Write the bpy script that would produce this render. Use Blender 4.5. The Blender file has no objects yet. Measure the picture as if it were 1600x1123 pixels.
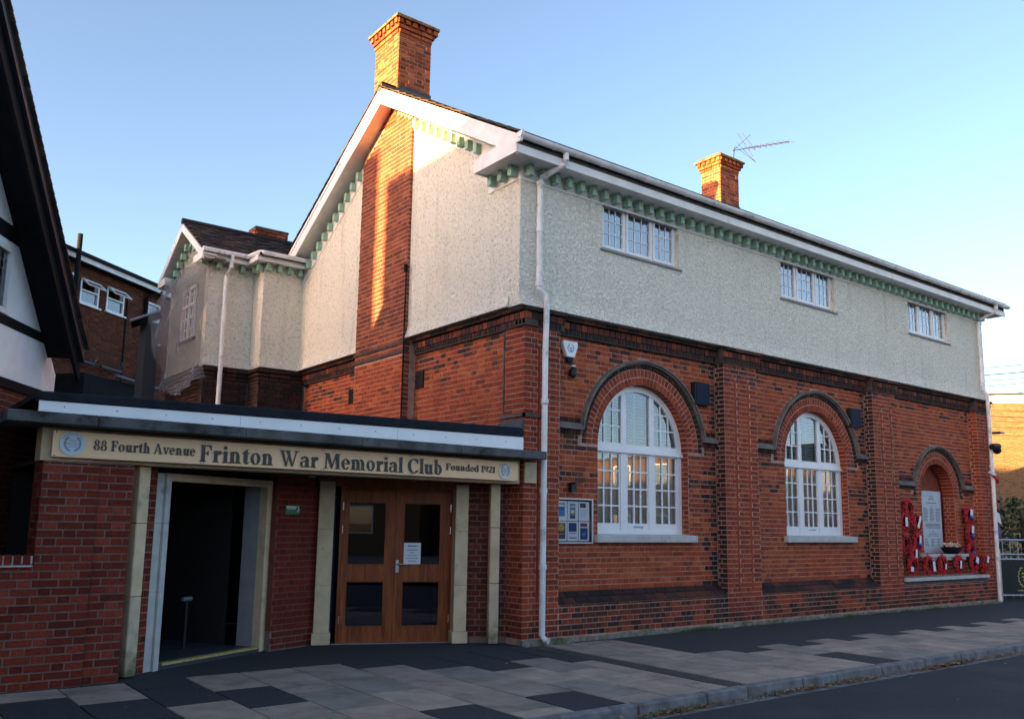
import bpy, bmesh, math, random
from mathutils import Vector, Matrix
random.seed(7)
R = math.radians
SC = bpy.context.scene
COL = SC.collection

# ------------------------------------------------------------------ camera
CAM = Vector((-7.1946, -9.1498, 1.555))
PITCH, YAW, ROLL = R(8.8745), R(37.3479), R(0.9138)
_fw = Vector((math.sin(YAW)*math.cos(PITCH), math.cos(YAW)*math.cos(PITCH), math.sin(PITCH)))
_rt = Vector((math.cos(YAW), -math.sin(YAW), 0)); _up = _rt.cross(_fw)
_r2 = _rt*math.cos(ROLL)+_up*math.sin(ROLL); _u2 = -_rt*math.sin(ROLL)+_up*math.cos(ROLL)
cd = bpy.data.cameras.new('camera'); cam = bpy.data.objects.new('camera', cd); COL.objects.link(cam)
M = Matrix((( _r2.x,_u2.x,-_fw.x,CAM.x),(_r2.y,_u2.y,-_fw.y,CAM.y),(_r2.z,_u2.z,-_fw.z,CAM.z),(0,0,0,1)))
cam.matrix_world = M
cd.sensor_fit = 'HORIZONTAL'; cd.sensor_width = 36; cd.lens = 1364.29/1600*36
cd.shift_y = (605.0-561.5)/1600; cd.clip_start = .05; cd.clip_end = 3000
SC.camera = cam

# ------------------------------------------------------------------ light
SUN_EL, SUN_AZ = R(6.3), R(-90.3)      # azimuth of the sun seen from the scene, from +Y towards +X
w = bpy.data.worlds.new('World'); SC.world = w; w.use_nodes = True
nt = w.node_tree; nt.nodes.clear()
sky = nt.nodes.new('ShaderNodeTexSky'); sky.sky_type = 'NISHITA'; sky.sun_disc = False
sky.sun_elevation = SUN_EL; sky.sun_rotation = SUN_AZ
sky.air_density = 0.55; sky.dust_density = 1.1; sky.ozone_density = 3.0; sky.altitude = 0
bg = nt.nodes.new('ShaderNodeBackground'); bg.inputs[1].default_value = 0.15
wo = nt.nodes.new('ShaderNodeOutputWorld')
tn = nt.nodes.new('ShaderNodeVectorMath'); tn.operation = 'MULTIPLY'; tn.inputs[1].default_value = (1.33, .84, .56)
nt.links.new(sky.outputs[0], tn.inputs[0]); nt.links.new(tn.outputs[0], bg.inputs[0]); nt.links.new(bg.outputs[0], wo.inputs[0])
sd = bpy.data.lights.new('sun', 'SUN'); sd.energy = 5.0; sd.angle = R(0.35); sd.color = (1, .58, .22)
sun = bpy.data.objects.new('sun', sd); COL.objects.link(sun)
sdir = Vector((math.sin(SUN_AZ)*math.cos(SUN_EL), math.cos(SUN_AZ)*math.cos(SUN_EL), math.sin(SUN_EL)))
sun.rotation_euler = sdir.to_track_quat('Z', 'Y').to_euler(); sun.location = (-20, 0, 20)
SC.view_settings.view_transform = 'Standard'; SC.view_settings.look = 'None'
SC.view_settings.exposure = 2.92; SC.view_settings.gamma = 1; SC.view_settings.use_curve_mapping = False

# ------------------------------------------------------------------ materials
def mat(name, col=(.5,.5,.5), rough=.7, metal=0, spec=.5, noise=None, bump=None, dirt=None):
    """noise=(scale,amount) value mottling; bump=(scale,strength,dist); dirt=(colour,scale,threshold,softness)"""
    m = bpy.data.materials.new(name); m.use_nodes = True
    n = m.node_tree; N = n.nodes; L = n.links
    b = N['Principled BSDF']
    b.inputs['Base Color'].default_value = (*col, 1); b.inputs['Roughness'].default_value = rough
    b.inputs['Metallic'].default_value = metal; b.inputs['Specular IOR Level'].default_value = spec
    geo = N.new('ShaderNodeNewGeometry'); P = geo.outputs['Position']
    last = None
    if noise or dirt:
        c = N.new('ShaderNodeRGB'); c.outputs[0].default_value = (*col, 1); last = c.outputs[0]
    if noise:
        t = N.new('ShaderNodeTexNoise'); t.inputs['Scale'].default_value = noise[0]; t.inputs['Detail'].default_value = 5
        L.new(P, t.inputs['Vector'])
        mr = N.new('ShaderNodeMapRange'); mr.inputs[1].default_value = .3; mr.inputs[2].default_value = .7
        mr.inputs[3].default_value = 1-noise[1]; mr.inputs[4].default_value = 1+noise[1]; L.new(t.outputs[0], mr.inputs[0])
        mx = N.new('ShaderNodeVectorMath'); mx.operation = 'SCALE'; L.new(last, mx.inputs[0]); L.new(mr.outputs[0], mx.inputs['Scale'])
        last = mx.outputs[0]
    if dirt:
        t = N.new('ShaderNodeTexNoise'); t.inputs['Scale'].default_value = dirt[1]; t.inputs['Detail'].default_value = 8
        t.inputs['Roughness'].default_value = .65; L.new(P, t.inputs['Vector'])
        mr = N.new('ShaderNodeMapRange'); mr.inputs[1].default_value = dirt[2]; mr.inputs[2].default_value = dirt[2]+dirt[3]
        L.new(t.outputs[0], mr.inputs[0])
        mx = N.new('ShaderNodeMix'); mx.data_type = 'RGBA'; L.new(mr.outputs[0], mx.inputs[0]); L.new(last, mx.inputs[6])
        mx.inputs[7].default_value = (*dirt[0], 1); last = mx.outputs[2]
    if last: L.new(last, b.inputs['Base Color'])
    if bump:
        t = N.new('ShaderNodeTexNoise'); t.inputs['Scale'].default_value = bump[0]; t.inputs['Detail'].default_value = 4
        L.new(P, t.inputs['Vector'])
        bp = N.new('ShaderNodeBump'); bp.inputs['Strength'].default_value = bump[1]; bp.inputs['Distance'].default_value = bump[2]
        L.new(t.outputs[0], bp.inputs['Height']); L.new(bp.outputs[0], b.inputs['Normal'])
    return m

def brick_mat(name, ramp, soot=(.5,.25), plinth=0, stain=(.02,.016,.018)):
    """ramp: [(pos,colour)], picked by a random number per brick; soot=(noise threshold,softness)"""
    m = bpy.data.materials.new(name); m.use_nodes = True
    n = m.node_tree; N = n.nodes; L = n.links; b = N['Principled BSDF']; b.inputs['Roughness'].default_value = .85
    b.inputs['Specular IOR Level'].default_value = .25
    oi = N.new('ShaderNodeObjectInfo'); at = N.new('ShaderNodeAttribute'); at.attribute_name = 'rnd'
    ad = N.new('ShaderNodeMath'); ad.operation = 'ADD'; L.new(oi.outputs['Random'], ad.inputs[0]); L.new(at.outputs['Fac'], ad.inputs[1])
    fr = N.new('ShaderNodeMath'); fr.operation = 'FRACT'; L.new(ad.outputs[0], fr.inputs[0])
    cr = N.new('ShaderNodeValToRGB'); e = cr.color_ramp.elements
    e[0].position, e[0].color = ramp[0][0], (*ramp[0][1], 1); e[1].position, e[1].color = ramp[-1][0], (*ramp[-1][1], 1)
    for p, c in ramp[1:-1]:
        k = e.new(p); k.color = (*c, 1)
    L.new(fr.outputs[0], cr.inputs[0])
    geo = N.new('ShaderNodeNewGeometry'); P = geo.outputs['Position']
    # grain
    t = N.new('ShaderNodeTexNoise'); t.inputs['Scale'].default_value = 38; t.inputs['Detail'].default_value = 5; L.new(P, t.inputs['Vector'])
    mr = N.new('ShaderNodeMapRange'); mr.inputs[1].default_value = .3; mr.inputs[2].default_value = .7; mr.inputs[3].default_value = .72; mr.inputs[4].default_value = 1.28
    L.new(t.outputs[0], mr.inputs[0])
    sc = N.new('ShaderNodeVectorMath'); sc.operation = 'SCALE'; L.new(cr.outputs[0], sc.inputs[0]); L.new(mr.outputs[0], sc.inputs['Scale'])
    # soot: streaky world noise, vertical runs
    mp = N.new('ShaderNodeMapping'); mp.inputs['Scale'].default_value = (2.2, 2.2, .7); L.new(P, mp.inputs[0])
    s = N.new('ShaderNodeTexNoise'); s.inputs['Scale'].default_value = 1.0; s.inputs['Detail'].default_value = 9; s.inputs['Roughness'].default_value = .7
    L.new(mp.outputs[0], s.inputs['Vector'])
    sm = N.new('ShaderNodeMapRange'); sm.inputs[1].default_value = soot[0]; sm.inputs[2].default_value = soot[0]+soot[1]; sm.inputs[4].default_value = .85
    L.new(s.outputs[0], sm.inputs[0])
    fac = sm.outputs[0]
    if plinth:
        sx = N.new('ShaderNodeSeparateXYZ'); L.new(P, sx.inputs[0])
        pm = N.new('ShaderNodeMapRange'); pm.inputs[1].default_value = plinth+.12; pm.inputs[2].default_value = plinth-.12
        L.new(sx.outputs[2], pm.inputs[0])
        # which plinth bricks are burnt: per brick random + patches
        s2 = N.new('ShaderNodeTexNoise'); s2.inputs['Scale'].default_value = 1.3; L.new(P, s2.inputs['Vector'])
        a2 = N.new('ShaderNodeMath'); a2.operation = 'MULTIPLY_ADD'; a2.inputs[1].default_value = .55; L.new(fr.outputs[0], a2.inputs[0]); L.new(s2.outputs[0], a2.inputs[2])
        m2 = N.new('ShaderNodeMapRange'); m2.inputs[1].default_value = .62; m2.inputs[2].default_value = .82; m2.inputs[4].default_value = .82; L.new(a2.outputs[0], m2.inputs[0])
        mm = N.new('ShaderNodeMath'); mm.operation = 'MULTIPLY'; L.new(pm.outputs[0], mm.inputs[0]); L.new(m2.outputs[0], mm.inputs[1])
        mx2 = N.new('ShaderNodeMath'); mx2.operation = 'MAXIMUM'; L.new(mm.outputs[0], mx2.inputs[0]); L.new(fac, mx2.inputs[1]); fac = mx2.outputs[0]
    mx = N.new('ShaderNodeMix'); mx.data_type = 'RGBA'; L.new(fac, mx.inputs[0]); L.new(sc.outputs[0], mx.inputs[6]); mx.inputs[7].default_value = (*stain, 1)
    L.new(mx.outputs[2], b.inputs['Base Color'])
    bp = N.new('ShaderNodeBump'); bp.inputs['Strength'].default_value = .5; bp.inputs['Distance'].default_value = .006
    L.new(t.outputs[0], bp.inputs['Height']); L.new(bp.outputs[0], b.inputs['Normal'])
    return m

BR = brick_mat('facade_brick', [(0,(.20,.038,.018)),(.12,(.27,.048,.019)),(.35,(.33,.058,.020)),(.6,(.37,.068,.022)),(.85,(.41,.082,.026)),(1,(.46,.115,.038))], soot=(.60,.22), plinth=.55)
BRC = brick_mat('corner_brick', [(0,(.18,.030,.015)),(.3,(.25,.039,.015)),(.7,(.31,.050,.018)),(1,(.37,.068,.023))], soot=(.56,.2), plinth=.30)
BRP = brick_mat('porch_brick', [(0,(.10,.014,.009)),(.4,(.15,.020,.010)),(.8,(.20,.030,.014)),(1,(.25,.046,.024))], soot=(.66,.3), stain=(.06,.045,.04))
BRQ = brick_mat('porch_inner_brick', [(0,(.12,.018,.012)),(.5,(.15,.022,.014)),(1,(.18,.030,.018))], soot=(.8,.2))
BRX = brick_mat('breast_brick', [(0,(.13,.034,.022)),(.3,(.19,.045,.024)),(.7,(.25,.062,.028)),(1,(.33,.09,.036))], soot=(.62,.3))
BRK = brick_mat('chimney_brick', [(0,(.14,.035,.018)),(.3,(.25,.055,.022)),(.7,(.36,.085,.028)),(1,(.46,.14,.045))], soot=(.62,.3))
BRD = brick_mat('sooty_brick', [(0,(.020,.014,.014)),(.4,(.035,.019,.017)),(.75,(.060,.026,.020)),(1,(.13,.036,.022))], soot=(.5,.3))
BRS = brick_mat('smoky_string_brick', [(0,(.035,.022,.022)),(.35,(.09,.03,.024)),(.75,(.17,.045,.026)),(1,(.30,.07,.03))], soot=(.50,.2))
BRN = brick_mat('neighbour_brick', [(0,(.075,.018,.014)),(.5,(.12,.024,.016)),(1,(.17,.038,.022))], soot=(.6,.3))
BRR = brick_mat('rear_brick', [(0,(.07,.017,.008)),(.5,(.11,.027,.010)),(1,(.16,.042,.016))], soot=(.58,.3))
BRY = brick_mat('buff_brick', [(0,(.12,.07,.035)),(.5,(.16,.095,.048)),(1,(.20,.125,.065))], soot=(.75,.3))
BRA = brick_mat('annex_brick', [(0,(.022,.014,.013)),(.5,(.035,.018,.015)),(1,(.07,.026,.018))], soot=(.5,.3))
MO = mat('mortar', (.44,.27,.20), .95, noise=(9,.25), bump=(60,.4,.01), dirt=((.30,.15,.11),1.6,.52,.25))
MOD = mat('sooty_mortar', (.07,.055,.05), .95, noise=(9,.3), bump=(60,.4,.01))
MOR = mat('red_mortar', (.20,.06,.042), .95, noise=(9,.2))
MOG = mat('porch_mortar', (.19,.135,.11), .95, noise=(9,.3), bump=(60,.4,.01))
MOL = mat('pale_mortar', (.26,.18,.11), .95, noise=(9,.2))

def render_mat(name, col, soil=.35):
    m = bpy.data.materials.new(name); m.use_nodes = True
    n = m.node_tree; N = n.nodes; L = n.links; b = N['Principled BSDF']; b.inputs['Roughness'].default_value = .95; b.inputs['Specular IOR Level'].default_value = .1
    geo = N.new('ShaderNodeNewGeometry'); P = geo.outputs['Position']
    t = N.new('ShaderNodeTexNoise'); t.inputs['Scale'].default_value = 24; t.inputs['Detail'].default_value = 3; t.inputs['Roughness'].default_value = .5
    t.inputs['Distortion'].default_value = .7; L.new(P, t.inputs['Vector'])
    t2 = N.new('ShaderNodeTexNoise'); t2.inputs['Scale'].default_value = 60; t2.inputs['Detail'].default_value = 2; L.new(P, t2.inputs['Vector'])
    cr = N.new('ShaderNodeMapRange'); cr.inputs[1].default_value = .40; cr.inputs[2].default_value = .60; L.new(t.outputs[0], cr.inputs[0])
    hs = N.new('ShaderNodeMath'); hs.operation = 'MULTIPLY_ADD'; hs.inputs[1].default_value = .22; L.new(t2.outputs[0], hs.inputs[0]); L.new(cr.outputs[0], hs.inputs[2])
    # pits hold dirt
    pit = N.new('ShaderNodeMapRange'); pit.inputs[1].default_value = .36; pit.inputs[2].default_value = .46; pit.inputs[3].default_value = .5; pit.inputs[4].default_value = 0; L.new(t.outputs[0], pit.inputs[0])
    s = N.new('ShaderNodeTexNoise'); s.inputs['Scale'].default_value = .9; s.inputs['Detail'].default_value = 8; s.inputs['Roughness'].default_value = .7; L.new(P, s.inputs['Vector'])
    sm = N.new('ShaderNodeMapRange'); sm.inputs[1].default_value = .45; sm.inputs[2].default_value = .75; sm.inputs[4].default_value = soil; L.new(s.outputs[0], sm.inputs[0])
    mp = N.new('ShaderNodeMapping'); mp.inputs['Scale'].default_value = (5, 5, .55); L.new(P, mp.inputs[0])
    s3 = N.new('ShaderNodeTexNoise'); s3.inputs['Scale'].default_value = 1; s3.inputs['Detail'].default_value = 6; L.new(mp.outputs[0], s3.inputs['Vector'])
    m3 = N.new('ShaderNodeMapRange'); m3.inputs[1].default_value = .56; m3.inputs[2].default_value = .80; m3.inputs[4].default_value = .32; L.new(s3.outputs[0], m3.inputs[0])
    a3 = N.new('ShaderNodeMath'); a3.operation = 'ADD'; L.new(sm.outputs[0], a3.inputs[0]); L.new(m3.outputs[0], a3.inputs[1])
    ad = N.new('ShaderNodeMath'); ad.operation = 'ADD'; ad.use_clamp = True; L.new(pit.outputs[0], ad.inputs[0]); L.new(a3.outputs[0], ad.inputs[1])
    mx = N.new('ShaderNodeMix'); mx.data_type = 'RGBA'; L.new(ad.outputs[0], mx.inputs[0]); mx.inputs[6].default_value = (*col, 1); mx.inputs[7].default_value = (.42,.41,.34,1)
    L.new(mx.outputs[2], b.inputs['Base Color'])
    bp = N.new('ShaderNodeBump'); bp.inputs['Strength'].default_value = 1; bp.inputs['Distance'].default_value = .017
    L.new(hs.outputs[0], bp.inputs['Height']); L.new(bp.outputs[0], b.inputs['Normal'])
    return m
RC = render_mat('roughcast', (.90,.86,.73), .14)
RCD = render_mat('roughcast_soiled', (.40,.41,.34), .6)
WH = mat('white_upvc', (.80,.80,.80), .3, noise=(3,.05))
WHP = mat('white_paint', (.80,.79,.76), .5, noise=(4,.10), dirt=((.45,.43,.38),3,.60,.3))
WHG = mat('white_gutter', (.78,.77,.75), .4, noise=(5,.14), dirt=((.30,.28,.24),4,.55,.2))
GRN = mat('mint_paint', (.29,.48,.37), .55, noise=(12,.12))
BLK = mat('black_paint', (.007,.008,.010), .75, spec=.15, noise=(5,.3))
FELT = mat('roofing_felt', (.013,.017,.025), .85, spec=.2, noise=(8,.3), bump=(50,.4,.01))
PANW = mat('fascia_white', (.84,.85,.87), .25, noise=(2,.06))
CONC = mat('stained_concrete', (.10,.105,.105), .9, noise=(7,.45), bump=(40,.6,.01), dirt=((.022,.024,.024),3.5,.46,.16))
HOODM = mat('weathered_hood', (.17,.145,.125), .9, noise=(7,.35), bump=(40,.6,.01), dirt=((.05,.042,.04),3.5,.5,.2))
STONE = mat('limestone', (.64,.50,.31), .85, noise=(6,.16), bump=(50,.4,.006), dirt=((.13,.11,.075),3.0,.60,.15))
STONEG = mat('grey_stone', (.50,.50,.47), .85, noise=(8,.14), bump=(50,.4,.006), dirt=((.14,.13,.11),4,.57,.2))
def algae_stone():
    m = mat('mossy_limestone', (.54,.45,.30), .9, noise=(6,.2), bump=(50,.5,.006)); N = m.node_tree.nodes; L = m.node_tree.links; b = N['Principled BSDF']
    src = b.inputs['Base Color'].links[0].from_socket; geo = N.new('ShaderNodeNewGeometry'); sx = N.new('ShaderNodeSeparateXYZ'); L.new(geo.outputs['Position'], sx.inputs[0])
    t = N.new('ShaderNodeTexNoise'); t.inputs['Scale'].default_value = 9; t.inputs['Detail'].default_value = 8; L.new(geo.outputs['Position'], t.inputs['Vector'])
    a = N.new('ShaderNodeMath'); a.operation = 'MULTIPLY_ADD'; a.inputs[1].default_value = -1.3; a.inputs[2].default_value = .42; L.new(sx.outputs[2], a.inputs[0])
    c = N.new('ShaderNodeMath'); c.operation = 'ADD'; L.new(a.outputs[0], c.inputs[0]); L.new(t.outputs[0], c.inputs[1])
    mr = N.new('ShaderNodeMapRange'); mr.inputs[1].default_value = .55; mr.inputs[2].default_value = .95; mr.inputs[4].default_value = .85; L.new(c.outputs[0], mr.inputs[0])
    mx = N.new('ShaderNodeMix'); mx.data_type = 'RGBA'; L.new(mr.outputs[0], mx.inputs[0]); L.new(src, mx.inputs[6]); mx.inputs[7].default_value = (.07,.085,.04,1); L.new(mx.outputs[2], b.inputs['Base Color'])
    return m
STOM = algae_stone()
LEAD = mat('lead', (.05,.055,.065), .55, metal=.3, noise=(10,.3))
TILE = brick_mat('roof_tile', [(0,(.028,.022,.020)),(.4,(.045,.033,.028)),(.8,(.07,.048,.038)),(1,(.11,.075,.05))], soot=(.6,.3), stain=(.03,.035,.02))
OAK = None
def wood_mat():
    m = bpy.data.materials.new('varnished_oak'); m.use_nodes = True
    N = m.node_tree.nodes; L = m.node_tree.links; b = N['Principled BSDF']; b.inputs['Roughness'].default_value = .5; b.inputs['Specular IOR Level'].default_value = .3
    tc = N.new('ShaderNodeTexCoord'); mp = N.new('ShaderNodeMapping'); mp.inputs['Scale'].default_value = (14,14,1.3); L.new(tc.outputs['Object'], mp.inputs[0])
    t = N.new('ShaderNodeTexNoise'); t.inputs['Scale'].default_value = 1.6; t.inputs['Detail'].default_value = 8; t.inputs['Distortion'].default_value = .9; L.new(mp.outputs[0], t.inputs['Vector'])
    cr = N.new('ShaderNodeValToRGB'); e = cr.color_ramp.elements; e[0].position = .3; e[0].color = (.15,.034,.008,1); e[1].position = .7; e[1].color = (.36,.095,.022,1)
    oi = N.new('ShaderNodeObjectInfo'); L.new(t.outputs[0], cr.inputs[0]); L.new(cr.outputs[0], b.inputs['Base Color'])
    bp = N.new('ShaderNodeBump'); bp.inputs['Strength'].default_value = .25; bp.inputs['Distance'].default_value = .003; L.new(t.outputs[0], bp.inputs['Height']); L.new(bp.outputs[0], b.inputs['Normal'])
    return m
OAK = wood_mat()
STEEL = mat('brushed_steel', (.55,.56,.58), .3, metal=1)
DARKM = mat('dark_metal', (.012,.012,.014), .5, metal=.1)
NAVY = mat('navy_panel', (.008,.014,.036), .7, spec=.2, noise=(6,.25))
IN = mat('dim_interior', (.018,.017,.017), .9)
INF = mat('vestibule_floor', (.05,.055,.07), .5, noise=(12,.2))
YEL = mat('yellow_nosing', (.46,.36,.13), .7, noise=(20,.25))
LTR = mat('black_lettering', (.006,.006,.007), .25)
SIGNB = mat('tan_signboard', (.92,.60,.33), .45, noise=(1.5,.05))
DISC = mat('pale_roundel', (.55,.63,.72), .35)
GREYP = mat('grey_print', (.18,.22,.27), .5)
PAPER = mat('paper', (.74,.77,.80), .6)
INK = mat('dark_ink', (.06,.06,.09), .6)
BLUEP = mat('blue_print', (.02,.22,.48), .5, noise=(60,.6))
DBLUE = mat('deep_blue_print', (.02,.05,.20), .5, noise=(70,.8))
GOLDP = mat('gold_print', (.45,.32,.04), .5, noise=(60,.5))
SIL = mat('silver_frame', (.55,.56,.58), .35, metal=.9)
GREENS = mat('green_safety_sign', (.02,.20,.08), .4)
REDP = mat('poppy_red', (.52,.008,.014), .7, noise=(60,.4))
PINKP = mat('faded_poppy', (.45,.04,.05), .7)
TABS = mat('slate_tablet', (.48,.52,.54), .5, noise=(8,.08))
FLOW = mat('cream_flowers', (.70,.50,.42), .8, noise=(60,.4))
BANM = mat('black_banner', (.010,.012,.014), .6)
GOLD = mat('gold_emblem', (.55,.52,.10), .5)
LEAF = mat('leaf_green', (.035,.075,.022), .7, noise=(3,.5))
LEAFB = mat('dead_leaf', (.20,.07,.022), .8, noise=(30,.6))
LEAFY = mat('pale_dead_leaf', (.30,.20,.08), .8, noise=(30,.5))
GRASS = mat('grass_green', (.05,.10,.02), .8)
CURT = mat('net_curtain', (.90,.86,.76), .9, noise=(3,.2))
SHUT = mat('shutter_white', (.84,.86,.84), .6)
BLD = mat('blind_slat', (.32,.42,.50), .5)

def glass_mat(name, ior=1.5, tint=(.9,.95,.97), rough=0.0):
    m = bpy.data.materials.new(name); m.use_nodes = True
    N = m.node_tree.nodes; L = m.node_tree.links; N.remove(N['Principled BSDF']); out = N['Material Output']
    tr = N.new('ShaderNodeBsdfTransparent'); tr.inputs[0].default_value = (*tint, 1)
    gl = N.new('ShaderNodeBsdfGlossy'); gl.inputs['Roughness'].default_value = rough
    fr = N.new('ShaderNodeFresnel'); fr.inputs[0].default_value = ior
    geo = N.new('ShaderNodeNewGeometry'); t = N.new('ShaderNodeTexNoise'); t.inputs['Scale'].default_value = 3; L.new(geo.outputs['Position'], t.inputs['Vector'])
    bp = N.new('ShaderNodeBump'); bp.inputs['Strength'].default_value = .02; bp.inputs['Distance'].default_value = .006; L.new(t.outputs[0], bp.inputs['Height'])
    L.new(bp.outputs[0], gl.inputs['Normal'])
    mx = N.new('ShaderNodeMixShader'); L.new(fr.outputs[0], mx.inputs[0]); L.new(tr.outputs[0], mx.inputs[1]); L.new(gl.outputs[0], mx.inputs[2]); L.new(mx.outputs[0], out.inputs[0])
    return m
GL = glass_mat('window_glass', 2.4)
GLU = glass_mat('double_glazing', 5.0, (.6,.75,.85))
GLD = glass_mat('door_glass', 1.9, (.25,.3,.38))

# ------------------------------------------------------------------ mesh helper
class MB:
    def __init__(s): s.v = []; s.f = []; s.r = []
    def add(s, vs, fs, rnd=None):
        o = len(s.v); s.v += [tuple(v) for v in vs]; s.f += [tuple(i+o for i in f) for f in fs]
        s.r += [rnd if rnd is not None else 0.0]*len(fs); return s
    def box(s, x0, x1, y0, y1, z0, z1, rnd=None):
        return s.add([(x0,y0,z0),(x1,y0,z0),(x1,y1,z0),(x0,y1,z0),(x0,y0,z1),(x1,y0,z1),(x1,y1,z1),(x0,y1,z1)],
              [(0,3,2,1),(4,5,6,7),(0,1,5,4),(1,2,6,5),(2,3,7,6),(3,0,4,7)], rnd)
    def hexa(s, p, rnd=None):      # 8 points, bottom ring then top ring
        return s.add(p, [(0,3,2,1),(4,5,6,7),(0,1,5,4),(1,2,6,5),(2,3,7,6),(3,0,4,7)], rnd)
    def prism(s, pts, vec, rnd=None):   # planar polygon of 3d points swept by vec
        n = len(pts); vec = Vector(vec); a = [Vector(p) for p in pts]; b = [p+vec for p in a]
        return s.add(a+b, [tuple(range(n))[::-1], tuple(range(n, 2*n))]+[(i,(i+1)%n,n+(i+1)%n,n+i) for i in range(n)], rnd)
    def tube(s, path, r, n=10, caps=True):
        path = [Vector(p) for p in path]; rings = []
        for i, p in enumerate(path):
            a = path[max(i-1,0)]; b = path[min(i+1,len(path)-1)]; d = (b-a).normalized()
            ref = Vector((0,0,1)) if abs(d.z) < .9 else Vector((1,0,0))
            u = d.cross(ref).normalized(); v = d.cross(u)
            rr = r[i] if isinstance(r, (list,tuple)) else r
            rings.append([p+u*rr*math.cos(2*math.pi*k/n)+v*rr*math.sin(2*math.pi*k/n) for k in range(n)])
        vs = [q for g in rings for q in g]; fs = []
        for i in range(len(rings)-1):
            for k in range(n): fs.append((i*n+k, i*n+(k+1)%n, (i+1)*n+(k+1)%n, (i+1)*n+k))
        if caps: fs += [tuple(range(n)), tuple(range((len(rings)-1)*n, len(rings)*n))]
        return s.add(vs, fs)
    def obj(s, name, m, parent=None, smooth=False, recalc=True, bevel=0):
        me = bpy.data.meshes.new(name); me.from_pydata(s.v, [], s.f)
        if recalc:
            bm = bmesh.new(); bm.from_mesh(me); bmesh.ops.recalc_face_normals(bm, faces=bm.faces)
            if bevel: bmesh.ops.bevel(bm, geom=bm.edges[:], offset=bevel, segments=1, affect='EDGES')
            bm.to_mesh(me); bm.free()
        if any(s.r) and len(me.polygons) == len(s.r):
            a = me.attributes.new('rnd', 'FLOAT', 'FACE'); a.data.foreach_set('value', s.r)
        if smooth: me.polygons.foreach_set('use_smooth', [True]*len(me.polygons))
        me.materials.append(m)
        o = bpy.data.objects.new(name, me); COL.objects.link(o)
        if parent is not None: attach(o, parent)
        return o

BASE = {}
def attach(o, parent):
    """parent o (built in world coordinates) under parent without moving it"""
    o.parent = parent; o.matrix_parent_inverse = wm(parent).inverted()
def wm(o):
    m = o.matrix_basis.copy()
    if o.parent: m = wm(o.parent) @ o.matrix_parent_inverse @ m
    return m
def thing(name, label, cat, loc, group=None):
    e = bpy.data.objects.new(name, None); COL.objects.link(e); e.location = loc; e.empty_display_size = .3
    e['label'] = label; e['category'] = cat
    if group: e['group'] = group
    return e
def tag(o, label, cat, group=None):
    o['label'] = label; o['category'] = cat
    if group: o['group'] = group
    return o
def structure(o): o['kind'] = 'structure'; return o
def stuff(o): o['kind'] = 'stuff'; return o

class Fr:
    """wall frame: P(s,d,z) = o + u*s + n*d ; n points outwards"""
    def __init__(s, o, u, n): s.o = Vector((o[0],o[1],0)); s.u = Vector((u[0],u[1],0)).normalized(); s.n = Vector((n[0],n[1],0)).normalized()
    def P(s, a, d, z): return s.o+s.u*a+s.n*d+Vector((0,0,z))
    def box(s, mb, a0, a1, d0, d1, z0, z1, rnd=None):
        return mb.hexa([s.P(a0,d0,z0),s.P(a1,d0,z0),s.P(a1,d1,z0),s.P(a0,d1,z0),s.P(a0,d0,z1),s.P(a1,d0,z1),s.P(a1,d1,z1),s.P(a0,d1,z1)], rnd)
    def poly(s, mb, pts, d0, d1, rnd=None):   # pts [(a,z)]
        return mb.prism([s.P(a,d0,z) for a,z in pts], s.n*(d1-d0), rnd)

FAC = Fr((0,0), (1,0), (0,-1))         # street facade: s = x, d = -y
GAB = Fr((0,0), (0,1), (-1,0))         # gable side: s = y, d = -x

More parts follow.
